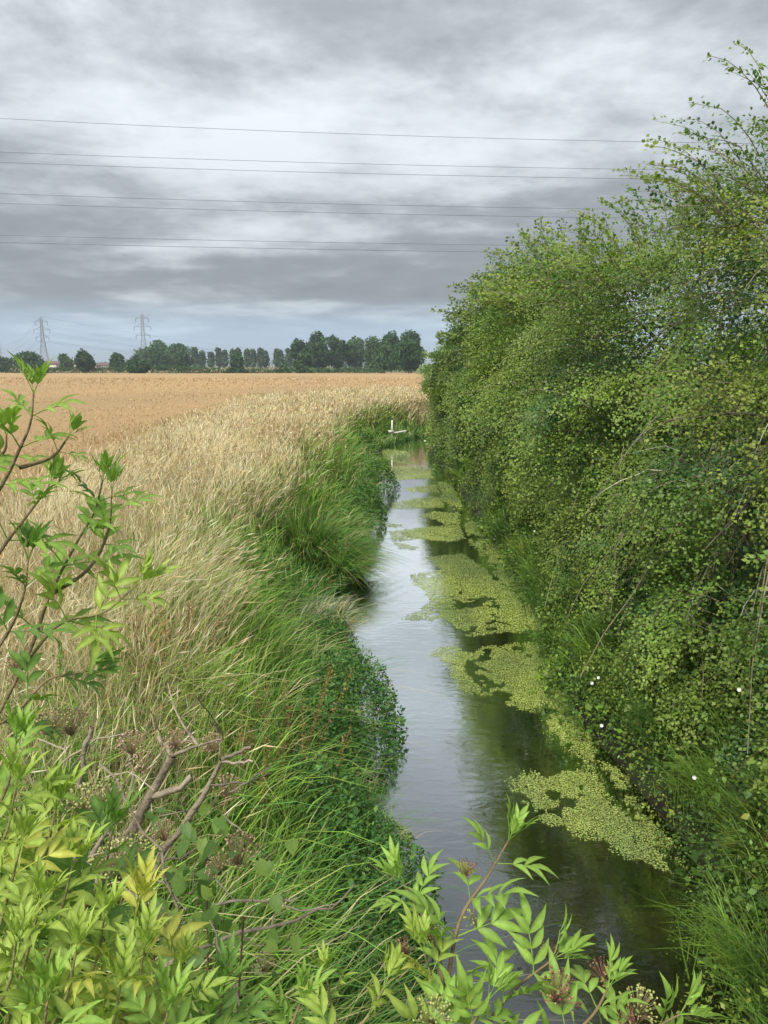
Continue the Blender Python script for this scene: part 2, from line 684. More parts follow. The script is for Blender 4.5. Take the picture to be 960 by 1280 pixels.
g.add(np.stack([X.ravel(), Y.ravel(), Z], 1), cg, quads=np.stack([ii[:-1, :-1], ii[:-1, 1:], ii[1:, 1:], ii[1:, :-1]], -1).reshape(-1, 4))
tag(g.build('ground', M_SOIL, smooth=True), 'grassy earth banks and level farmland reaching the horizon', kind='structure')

# water
g = MB()
tx = np.gradient(CP[:, 0])
ty = np.gradient(CP[:, 1])
tl = np.hypot(tx, ty)
nxv, nyv = ty / tl, -tx / tl
cols = np.linspace(-1, 1, 7)
V = np.stack([np.stack([CP[:, 0] + nxv * (CP[:, 2] + 0.25) * c, CP[:, 1] + nyv * (CP[:, 2] + 0.25) * c, np.zeros(len(CP))], 1) for c in cols], 1)
ii = np.arange(len(CP) * 7).reshape(-1, 7)
g.add(V, (0.05, 0.05, 0.03), quads=np.stack([ii[:-1, :-1], ii[:-1, 1:], ii[1:, 1:], ii[1:, :-1]], -1).reshape(-1, 4))
tag(g.build('stream_water', M_WATER, smooth=True), 'slow narrow stream reflecting grey sky', kind='structure')

# crop sheet: the mass of the standing barley (ears are added below)
CROP = 0.62
fy = np.concatenate([np.arange(2, 54, 1.0), np.array([54.5, 55.5, 56.5, 57.5, 58.5, 59.5]), 60 * 1.05 ** np.arange(0, 24)])
fy = fy[fy < 190]
fy = np.append(fy, 190.0)
us = np.linspace(0, 1, 60) ** 2.2
g = MB()
rows = []
for yv in fy:
    xr = field_x(yv) if yv < 56 else np.interp(yv, [56, 60], [field_x(56), 160])
    xs = xr + (-420 - xr) * us
    zs = BANK + CROP + (fbm(xs * 0.35, np.full_like(xs, yv * 0.35), 5) - 0.5) * 0.16
    rows.append(np.stack([xs, np.full_like(xs, yv), zs], 1))
V = np.stack(rows)
edge = V[:, :1].copy()
edge[:, 0, 0] += 0.12
edge[:, 0, 2] = BANK - 0.1
V = np.concatenate([edge, V], 1)
front = V[:1].copy()
front[..., 2] = BANK - 0.1
back = V[-1:].copy()
back[..., 2] = BANK - 0.1
back[..., 1] += 0.2
V = np.concatenate([front, V, back], 0)
ii = np.arange(V.shape[0] * V.shape[1]).reshape(V.shape[:2])
g.add(V, (0.5, 0.35, 0.2), quads=np.stack([ii[:-1, 1:], ii[:-1, :-1], ii[1:, :-1], ii[1:, 1:]], -1).reshape(-1, 4))
tag(g.build('barley_field', M_CROP, smooth=True), 'broad ripe orange tan barley field', kind='structure')

# pale stubble strip beyond the far hedges
g = MB()
for (x0, x1, y0, y1) in ((-135, -42, 262, 400), (-330, -190, 330, 520)):
    g.add([(x0, y0, BANK + 0.15), (x1, y0, BANK + 0.15), (x1 * 1.2, y1, BANK + 0.35), (x0 * 1.2, y1, BANK + 0.35)], (0.5, 0.40, 0.22), quads=[(0, 1, 2, 3)])
tag(g.build('far_field', M_CROP), 'pale straw coloured field strips beyond the far hedge', kind='structure')

# ------------------------------------------------------------------ grasses of the left bank and margin
STRAW = np.array([0.68, 0.57, 0.32])
PALE = np.array([0.80, 0.72, 0.50])
BROWN = np.array([0.30, 0.185, 0.09])
OLIVE = np.array([0.19, 0.20, 0.06])
GREEN = np.array([0.145, 0.265, 0.04])
LIME = np.array([0.25, 0.39, 0.06])
DEEP = np.array([0.06, 0.15, 0.035])


def sample_left(n, y0, y1, s0, s1, pw=1.0):
    """points on the left bank: distance from the water s0..s1, nearer ones denser"""
    if pw == 1.0:
        y = np.exp(rng.uniform(math.log(y0), math.log(y1), n))
    else:
        y = y0 + (y1 - y0) * rng.uniform(0, 1, n) ** pw
    s = rng.uniform(s0, s1, n)
    x = edge_x(y, -1) - s
    return x, y, s


def px_w(y, k=0.8, mn=0.004):
    return np.maximum(mn, k * y / 744.0)


def jit(c, n, a=0.18):
    c = np.broadcast_to(c, (n, 3))
    return c * (1 + rng.normal(0, a, (n, 1))) * (1 + rng.normal(0, 0.05, (n, 3)))


def pick(n, pal, w):
    w = np.asarray(w, float)
    idx = rng.choice(len(pal), n, p=w / w.sum())
    return np.asarray(pal)[idx]


def seed_heads(mb, tip, dirn, L, W, col):
    n = len(tip)
    d = nrm(dirn + rng.normal(0, 0.15, (n, 3)) + np.array([0, 0, -0.12]))
    for k in range(2):
        mb.leaves(tip - d * L[:, None] * 0.25, d, rand_unit(n), L, W, col, 0.02)


# straw margin
g = MB()
n = 95000
x, y, s = sample_left(n, 3.2, 58, 1.1, 9.5)
ok = (x > field_x(y) + 0.05)
x, y, s = x[ok], y[ok], s[ok]
pn = fbm(x * 0.55, y * 0.35, 31)
near_green = np.clip((2.0 - s) / 1.3, 0, 1)
keep = rng.uniform(0, 1, len(x)) > near_green * 0.75
x, y, s, pn = x[keep], y[keep], s[keep], pn[keep]
n = len(x)
P = np.stack([x, y, ground_z(x, y)], 1)
hh = rng.uniform(0.65, 1.15, n) * (0.75 + 0.5 * pn) * np.clip(0.75 + (s - 1) * 0.12, 0.7, 1.0)
wind = np.array([0.12, 0.02, 0])
lx, ly = fbm(x * 0.9, y * 0.5, 33) - 0.5, fbm(x * 0.9, y * 0.5, 35) - 0.5
lean = wind + np.stack([lx * 1.0, ly * 1.0, lx * 0], 1) + rng.normal(0, 0.25, (n, 3)) * [1, 1, 0]
ct = pick(n, [STRAW, PALE, BROWN, OLIVE], [0.46, 0.42, 0.05, 0.07])
ct = np.where((pn < 0.40)[:, None] & (rng.uniform(0, 1, n) < 0.5)[:, None], BROWN * 1.3, ct)
cb = np.where((s + rng.normal(0, 0.5, n) > 3.2)[:, None], pick(n, [OLIVE, STRAW * 0.85], [0.3, 0.7]), pick(n, [OLIVE, STRAW * 0.8, GREEN], [0.45, 0.35, 0.2]))
crest = (x < field_x(y) + 2.2) & (rng.uniform(0, 1, n) < 0.6)
ct = np.where(crest[:, None], PALE * 1.05, ct)
ct, cb = jit(ct, n), jit(cb, n)
tip, td = g.blades(P, hh, lean, px_w(y, 0.55, 0.003), cb, ct, 0.6)
hs = rng.uniform(0, 1, n) < 0.62
m = int(hs.sum())
seed_heads(g, tip[hs], td[hs], rng.uniform(0.10, 0.22, m), px_w(y[hs], 0.62, 0.005), jit(pick(m, [STRAW, PALE, BROWN * 1.4], [0.5, 0.4, 0.1]), m))
# low tangled leaves under the stems
n = 26000
x, y, s = sample_left(n, 3.0, 45, 1.0, 7.0)
P = np.stack([x, y, ground_z(x, y)], 1)
g.blades(P, rng.uniform(0.3, 0.6, n), rng.normal(0, 0.7, (n, 3)) * [1, 1, 0], px_w(y, 0.9, 0.006),
         jit(pick(n, [OLIVE, GREEN, STRAW * 0.7], [0.45, 0.3, 0.25]), n), jit(pick(n, [OLIVE, GREEN, STRAW], [0.35, 0.25, 0.4]), n), 0.9)
# headland where the stream turns away to the right
n = 14000
x = rng.uniform(-9, 14, n)
y = rng.uniform(44, 60, n)
s, sd = stream(x, y)
ok = (sd < 0) & (s > 0.5) & (s < 12)
x, y, s = x[ok], y[ok], s[ok]
n = len(x)
P = np.stack([x, y, ground_z(x, y)], 1)
tip, td = g.blades(P, rng.uniform(0.6, 1.1, n), wind + rng.normal(0, 0.25, (n, 3)) * [1, 1, 0], px_w(y, 0.8), jit(pick(n, [OLIVE, STRAW], [0.7, 0.3]), n),
                   jit(pick(n, [STRAW, PALE, OLIVE], [0.5, 0.2, 0.3]), n), 0.5)
tag(g.build('straw_margin_grass', M_STRAW), 'tall pale straw coloured seeding grass along the field edge', 'grass', kind='stuff')

# green bank grass
g = MB()
n = 42000
x, y, s = sample_left(n, 2.6, 46, -0.15, 3.0)
pn = fbm(x * 0.8, y * 0.45, 41)
keep = rng.uniform(0, 1, n) < np.clip(1.35 - s * 0.56 + (pn - 0.5) * 1.3, 0.04, 1)
x, y, s, pn = x[keep], y[keep], s[keep], pn[keep]
n = len(x)
P = np.stack([x, y, np.maximum(ground_z(x, y), -0.02)], 1)
hh = rng.uniform(0.35, 0.85, n) * (0.7 + 0.6 * pn)
lx, ly = fbm(x * 1.1, y * 0.7, 43) - 0.5, fbm(x * 1.1, y * 0.7, 47) - 0.5
lean = np.array([0.12, -0.05, 0]) + np.stack([lx * 2.0, ly * 2.0, lx * 0], 1) + rng.normal(0, 0.5, (n, 3)) * [1, 1, 0]
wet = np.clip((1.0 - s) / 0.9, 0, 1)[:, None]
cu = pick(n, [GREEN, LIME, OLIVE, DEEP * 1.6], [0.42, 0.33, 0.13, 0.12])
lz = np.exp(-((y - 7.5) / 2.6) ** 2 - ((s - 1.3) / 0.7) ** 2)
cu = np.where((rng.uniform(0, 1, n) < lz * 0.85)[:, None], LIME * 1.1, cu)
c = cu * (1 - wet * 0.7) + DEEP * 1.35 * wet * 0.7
c = jit(c, n)
tipc = np.where((rng.uniform(0, 1, n) < 0.14)[:, None], STRAW * 0.9, c * 1.15)
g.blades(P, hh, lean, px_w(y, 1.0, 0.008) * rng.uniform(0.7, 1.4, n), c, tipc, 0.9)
# broad lush blades on the near bank
n = 14000
x, y, s = sample_left(n, 2.6, 12, 0.3, 2.4)
P = np.stack([x, y, np.maximum(ground_z(x, y), -0.02)], 1)
c = jit(pick(n, [GREEN * 1.2, LIME, DEEP * 1.8], [0.3, 0.5, 0.2]), n)
lush = fbm(x * 0.7, y * 0.5, 45) > 0.42
P, c, n = P[lush], c[lush], int(lush.sum())
g.blades(P, rng.uniform(0.4, 0.8, n), np.array([0.15, -0.1, 0]) + rng.normal(0, 0.5, (n, 3)) * [1, 1, 0], rng.uniform(0.009, 0.016, n), c, c * 1.2, 1.0)
tag(g.build('bank_grass', M_GRASS), 'lush green grass covering the left bank slope', 'grass', kind='stuff')

# reddish dock and sorrel standing among the near bank grass
def dock(px, py, z, hgt, nst, label):
    b = on_z(px, py, z)
    b[2] = float(ground_z(b[0], b[1])[0])
    root = empty('dock_plant', b)
    tag(root, label, 'plant', 'seeding docks on the left bank')
    for k in range(nst):
        st, sp = MB(), MB()
        o = np.array([rng.normal(0, 0.14), rng.normal(0, 0.14), 0])
        e = b + o * 2.2 + np.array([0, 0, hgt * 1.4 * rng.uniform(0.7, 1.05)])
        c = smooth_curve([b + o * 0.5, (b + e) / 2 + o * 0.3, e], 6)
        st.tubes(c[None], np.linspace(0.005, 0.002, 6)[None], np.array([[0.22, 0.11, 0.05]]), 3)
        m = 90
        t = rng.uniform(0.35, 1, m)
        p = np.stack([np.interp(t, np.linspace(0, 1, 6), c[:, i]) for i in range(3)], 1) + rng.normal(0, 0.018, (m, 3))
        sp.leaves(p, rand_unit(m) + [0, 0, 0.4], rand_unit(m), rng.uniform(0.015, 0.035, m), 0.014, jit(pick(m, [BROWN * 1.1, np.array([0.25, 0.19, 0.05]), OLIVE], [0.4, 0.35, 0.25]), m))
        so = st.build('stem', M_BARK, root, b)
        tag(sp.build('seed_spike', M_STRAW, so, b), kind='stuff')


dock(372, 985, 0.9, 0.75, 9, 'rust brown seeding dock clump on the left bank above the lowest pondweed')
dock(330, 1000, 1.0, 0.8, 8, 'olive brown dock stems beside the cut grey branches')
dock(395, 790, 0.5, 0.6, 8, 'reddish dock clump at the water edge below the round green tussock')
dock(352, 930, 0.8, 0.75, 9, 'tall rusty dock clump left of the bulging cress mound')
dock(215, 880, 1.4, 0.7, 7, 'brown dock stems standing in straw just above the cut grey branches')
dock(300, 770, 1.2, 0.7, 6, 'thin brown dock stems in the bright lime grass')


# ------------------------------------------------------------------ waterside leafy plants (left edge)
def leaf_mound(mb, c, r, n, L, pal, w, up=0.6, bottom=-0.15):
    u = rand_unit(n)
    u[:, 2] = np.abs(u[:, 2]) * (1 - bottom) + bottom
    rr = rng.uniform(0.55, 1.0, n) ** 0.6
    lump = 0.8 + 0.4 * fbm(u[:, 0] * 2.5 + c[0] * 3, u[:, 1] * 2.5 + u[:, 2] * 2 + c[1] * 3, 51)
    P = np.asarray(c) + u * np.asarray(r) * (rr * lump)[:, None]
    D = nrm(u * 0.5 + rng.normal(0, 0.6, (n, 3)) + [0, 0, -0.1])
    N = nrm(u * 0.7 + np.array([0, 0, up]) + rng.normal(0, 0.45, (n, 3)))
    LL = L * rng.uniform(0.5, 1.0, n) * np.where(rng.uniform(0, 1, n) < 0.15, 1.9, 1.0)
    mb.leaves(P, D, N, LL, LL * rng.uniform(0.45, 0.7, n), jit(pick(n, pal, w), n, 0.22))


GP = [DEEP * 1.3, DEEP * 0.9, GREEN * 0.8, np.array([0.07, 0.16, 0.06])]
GW = [0.35, 0.25, 0.25, 0.15]
spots = [  # photo spot of the mound's foot at the water, radius, label
    (430, 905, 0.62, 0.75, 'dark green leafy cress mound bulging over the stream, nearest the open bright water'),
    (400, 955, 0.45, 0.6, 'small dark nettle mound just nearer than the bulging cress mound'),
    (430, 1130, 0.62, 0.55, 'deep green cress mound at the water edge above the bottom elder leaves'),
    (390, 1075, 0.45, 0.6, 'deep green leafy mound on the bank behind the pale dead twig'),
    (455, 1190, 0.40, 0.45, 'lowest dark leafy mound at the stream edge'),
    (410, 815, 0.38, 0.5, 'blue green leafy clump in the bay below the round tussock'),
    (455, 645, 0.55, 0.8, 'dark green waterside bush beyond the round tussock'),
    (474, 606, 0.55, 0.75, 'far dark green waterside bush where the bank narrows the stream'),
    (452, 566, 0.6, 0.7, 'bright green bush on the left bank just before the white marker post'),
]
for px, py, rr, hh, lab in spots:
    c = on_z(px, py, 0.15)
    c[2] = max(float(ground_z(c[0], c[1])[0]), 0.0) + 0.05
    rr, hh = rr * 1.2, hh * 1.35
    mb = MB()
    d = c[1]
    L = max(0.045, 2.5 * d / 744)
    n = int(min(9000, 26 * rr * hh / (L * L * 0.5) * 0.5))
    leaf_mound(mb, c, (rr, rr * 1.15, hh), n, L, GP, GW if d < 12 else [0.3, 0.05, 0.5, 0.15])
    o = mb.build('waterside_plant', M_GRASS, None, c)
    tag(o, lab, 'plant', 'leafy plants along the left water edge')

# round tussock of long arching green blades
c = on_z(408, 722, 0.0)
c[2] = 0.12
mb = MB()
n = 6500
a = rng.uniform(0, 2 * math.pi, n)
r0 = np.sqrt(rng.uniform(0, 1, n)) * 0.55
sub = np.array([(0, 0, 1.0), (0.25, -0.45, 0.8), (-0.3, 0.4, 0.9), (0.2, 0.6, 0.7), (-0.35, -0.35, 0.85), (0.35, 0.1, 0.6)])
kk = rng.integers(0, len(sub), n)
P = c + np.stack([np.cos(a) * r0 * 0.55 + sub[kk, 0], np.sin(a) * r0 * 0.7 + sub[kk, 1], 0 * a], 1)
P[:, 2] = np.maximum(ground_z(P[:, 0], P[:, 1]), -0.02)
lean = np.stack([np.cos(a) + 0.45, np.sin(a), np.zeros(n)], 1) * (0.2 + r0[:, None] * 0.8) + rng.normal(0, 0.28, (n, 3)) * [1, 1, 0]
cc = jit(pick(n, [GREEN * 0.8, DEEP * 1.4, LIME * 0.7, STRAW * 0.6, OLIVE], [0.40, 0.28, 0.14, 0.07, 0.11]), n, 0.25)
mb.blades(P, rng.uniform(0.6, 1.45, n) * sub[kk, 2], lean, rng.uniform(0.012, 0.024, n), cc, cc * 1.1, 1.3)
tag(mb.build('grass_tussock', M_GRASS, None, c), 'big green tussock of arching blades leaning over the stream', 'grass tussock')

# pale blue grey sedge hanging in the little bay below the tussock
c = on_z(398, 790, 0.2)
c[2] = float(ground_z(c[0], c[1])[0])
mb = MB()
n = 900
a = rng.uniform(-1.4, 1.4, n)
P = c + np.stack([rng.uniform(-0.35, 0.3, n), rng.uniform(-0.4, 0.5, n), rng.uniform(0, 0.2, n)], 1)
lean = np.stack([np.cos(a) * 0.75, np.sin(a) * 0.5, np.zeros(n)], 1) + rng.normal(0, 0.15, (n, 3)) * [1, 1, 0]
cc = jit(pick(n, [np.array([0.16, 0.22, 0.13]), np.array([0.30, 0.30, 0.20]), STRAW * 0.7], [0.5, 0.25, 0.25]), n)
mb.blades(P, rng.uniform(0.6, 1.0, n), lean, rng.uniform(0.012, 0.02, n), cc, cc * 1.1, 1.3)
tag(mb.build('sedge_clump', M_GRASS, None, c), 'pale blue grey sedge clump hanging into the bay below the round tussock', 'sedge')

# reeds and loose blades standing at the left water edge
mb = MB()
n = 5200
x, y, s = sample_left(n, 3.8, 34, -0.30, 0.35)
P = np.stack([x, y, np.full(n, -0.03)], 1)
cc = jit(pick(n, [DEEP * 1.5, GREEN, STRAW * 0.6], [0.5, 0.35, 0.15]), n)
mb.blades(P, rng.uniform(0.3, 0.75, n), np.array([0.35, 0, 0]) + rng.normal(0, 0.4, (n, 3)) * [1, 1, 0], px_w(y, 0.9, 0.007), cc, cc, 1.2)
tag(mb.build('edge_reeds', M_GRASS), 'loose green reed blades arching over the left water line', 'reeds', kind='stuff')

# ------------------------------------------------------------------ ears of the barley field
g = MB()
n = 64000
y = np.exp(rng.uniform(math.log(9), math.log(120), n))
xf = np.where(y < 56, field_x(y), np.interp(y, [56, 60], [-8.3, 30]))
x0 = -0.62 * y - 3
x = xf + (x0 - xf) * rng.uniform(0, 1, n)
ok = (xf > x0)
x, y = x[ok], y[ok]
n = len(x)
zt = BANK + CROP + rng.uniform(-0.02, 0.1, n)
P = np.stack([x, y, zt - 0.14], 1)
wv = 0.5 + 0.5 * np.sin(x * 0.9 + 3 * fbm(x * 0.2, y * 0.2, 61))
D = nrm(np.stack([0.5 + rng.normal(0, 0.4, n), rng.normal(0, 0.4, n), rng.uniform(0.2, 1.0, n)], 1))
cc = jit(pick(n, [np.array([0.53, 0.385, 0.21]), np.array([0.41, 0.28, 0.14]), np.array([0.60, 0.47, 0.28])], [0.5, 0.3, 0.2]), n, 0.15)
L = np.maximum(0.14, 2.2 * y / 744)
g.leaves(P, D, rand_unit(n), L, px_w(y, 0.9, 0.014), cc, 0.04)
# front stems at the field's edge
n = 16000
y = np.exp(rng.uniform(math.log(8), math.log(55), n))
x = field_x(y) - rng.uniform(-0.1, 1.5, n)
P = np.stack([x, y, np.full(n, BANK)], 1)
cc = jit(pick(n, [np.array([0.36, 0.24, 0.11]), np.array([0.26, 0.18, 0.075]), OLIVE], [0.4, 0.35, 0.25]), n)
g.blades(P, rng.uniform(0.55, 0.78, n), np.array([0.2, 0, 0]) + rng.normal(0, 0.2, (n, 3)) * [1, 1, 0], px_w(y, 0.9), cc, cc * 1.1, 0.6)
tag(g.build('barley_ears', M_STRAW), 'ripe orange tan barley ears filling the field', 'barley', kind='stuff')


# ------------------------------------------------------------------ duckweed mats
PATCH = [
    ([(474, 560), (510, 564), (513, 575), (526, 580), (499, 580), (480, 573)], 1.0),
    ([(491, 583), (528, 583), (540, 596), (532, 599), (497, 599)], 1.0),
    ([(517, 608), (545, 606), (548, 616), (520, 615)], 0.95),
    ([(501, 629), (537, 620), (552, 622), (556, 635), (518, 634)], 0.95),
    ([(519, 645), (543, 639), (572, 642), (576, 655), (553, 656), (545, 650)], 0.95),
    ([(502, 666), (524, 659), (574, 656), (582, 673), (566, 678), (545, 676), (507, 672)], 1.0),
    ([(476, 653), (512, 656), (489, 662)], 0.9),
    ([(490, 676), (525, 683), (520, 688), (494, 687)], 0.9),
    ([(528, 697), (577, 690), (600, 702), (618, 718), (640, 730), (672, 762), (682, 785), (642, 793), (577, 798), (554, 781), (502, 774), (531, 753), (528, 741), (502, 718), (516, 715), (551, 712), (537, 704)], 0.90),
    ([(528, 817), (548, 806), (580, 808), (655, 800), (680, 843), (700, 881), (680, 893), (653, 894), (618, 881), (577, 867), (560, 846), (557, 832)], 0.86),
    ([(626, 975), (656, 960), (742, 955), (775, 1005), (815, 1035), (845, 1072), (865, 1099), (845, 1112), (806, 1087), (769, 1072), (750, 1057), (724, 1054), (697, 1042), (667, 1035), (645, 1009)], 0.86),
    ([(580, 640), (596, 650), (640, 700), (668, 740), (690, 790), (660, 790), (630, 735), (600, 700), (578, 670)], 0.8),
    ([(640, 790), (690, 785), (705, 840), (725, 890), (760, 950), (735, 962), (690, 930), (668, 880)], 0.78),
    ([(740, 950), (775, 955), (830, 1030), (880, 1090), (905, 1150), (880, 1140), (845, 1095), (800, 1050)], 0.78),
    ([(482, 588), (540, 584), (545, 599), (488, 601)], 0.9),
    ([(486, 629), (515, 622), (545, 622), (545, 636), (492, 637)], 0.85),
    ([(484, 664), (520, 659), (570, 660), (572, 677), (490, 677)], 0.85),
    ([(505, 610), (530, 606), (535, 615), (508, 617)], 0.8),
    ([(545, 600), (565, 605), (585, 640), (570, 650), (552, 625)], 0.85),
    ([(650, 1050), (700, 1048), (770, 1075), (760, 1098), (700, 1090), (655, 1075)], 0.36),
    ([(670, 900), (700, 890), (740, 945), (700, 950), (690, 925)], 0.62),
    ([(476, 1020), (500, 1020), (547, 1052), (530, 1066), (486, 1064)], 0.9),
    ([(425, 1215), (490, 1222), (510, 1250), (440, 1262)], 0.75),
    ([(436, 812), (458, 814), (452, 822), (438, 820)], 0.7),
]


def poly_dist(px, py, poly):
    """signed distance (negative inside) to a polygon"""
    poly = np.asarray(poly)
    inside = np.zeros(px.shape, bool)
    dmin = np.full(px.shape, 1e9)
    n = len(poly)
    for i in range(n):
        a, b = poly[i], poly[(i + 1) % n]
        e = b - a
        t = np.clip(((px - a[0]) * e[0] + (py - a[1]) * e[1]) / (e @ e), 0, 1)
        dmin = np.minimum(dmin, np.hypot(px - a[0] - t * e[0], py - a[1] - t * e[1]))
        cr = (a[1] > py) != (b[1] > py)
        xi = a[0] + (py - a[1]) / (b[1] - a[1] + 1e-12) * e[0]
        inside ^= cr & (px < xi)
    return np.where(inside, -dmin, dmin)


mb = MB()
for pi, (poly, dens) in enumerate(PATCH):
    W = np.array([on_z(px, py)[:2] for px, py in poly])
    lo, hi = W.min(0) - 0.15, W.max(0) + 0.15
    ym = W[:, 1].mean()
    cell = max(0.014, 1.15 * ym / 744)
    xs = np.arange(lo[0], hi[0], cell)
    ys = np.arange(lo[1], hi[1], cell * (1.0 if ym < 9 else 1.5))
    XX, YY = np.meshgrid(xs, ys)
    XX = XX.ravel() + rng.uniform(-0.5, 0.5, XX.size) * cell
    YY = YY.ravel() + rng.uniform(-0.5, 0.5, YY.size) * cell
    d = poly_dist(XX, YY, W)
    nn = fbm(XX * 2.2, YY * 1.5, 71 + pi)
    nf = fbm(XX * 9, YY * 7, 171 + pi, 3)
    thr = nn * 0.6 + nf * 0.4
    soft = np.clip(-d / 0.22 + 0.35, 0, 1)
    keep = (thr < 0.26 + 0.46 * dens ** 2 * soft + (dens > 0.9) * 0.3 * soft) & (d < 0.12) & (rng.uniform(0, 1, len(d)) < np.clip((0.35 if ym < 12 else 0.6) - d / (0.24 if ym < 12 else 0.14) + (nf - 0.5) * 2.0, 0.04, 0.97))
    x, y = XX[keep], YY[keep]
    n = len(x)
    if not n:
        continue
    P = np.stack([x, y, 0.004 + rng.uniform(0, 0.007, n)], 1)
    a = rng.uniform(0, 2 * math.pi, n)
    D = np.stack([np.cos(a), np.sin(a), rng.normal(0, 0.05, n)], 1)
    Nn = nrm(np.array([0, 0, 1.0]) + rng.normal(0, 0.1, (n, 3)))
    tone = fbm(x * 1.1, y * 0.8, 91)[:, None]
    tone = np.clip((tone - 0.3) * 2.2, 0, 1)
    cc = np.array([0.265, 0.315, 0.08]) * (tone) + np.array([0.145, 0.19, 0.065]) * (1 - tone)
    sz = cell * rng.uniform(0.8, 1.7, n)
    mb.leaves(P - D * sz[:, None] / 2, D, Nn, sz, sz * 0.95, jit(cc * 1.35, n, 0.2), 0.0)
tag(mb.build('duckweed', M_WEED), 'yellow green floating weed mats spread along the stream surface', 'duckweed', kind='stuff')


# ------------------------------------------------------------------ hawthorns of the right bank
H_PAL = [np.array([0.115, 0.20, 0.034]), np.array([0.17, 0.255, 0.042]), np.array([0.058, 0.135, 0.034]), np.array([0.235, 0.30, 0.056])]


def bez(p0, p1, p2, t):
    return p0 * (1 - t) ** 2 + p1 * 2 * t * (1 - t) + p2 * t * t


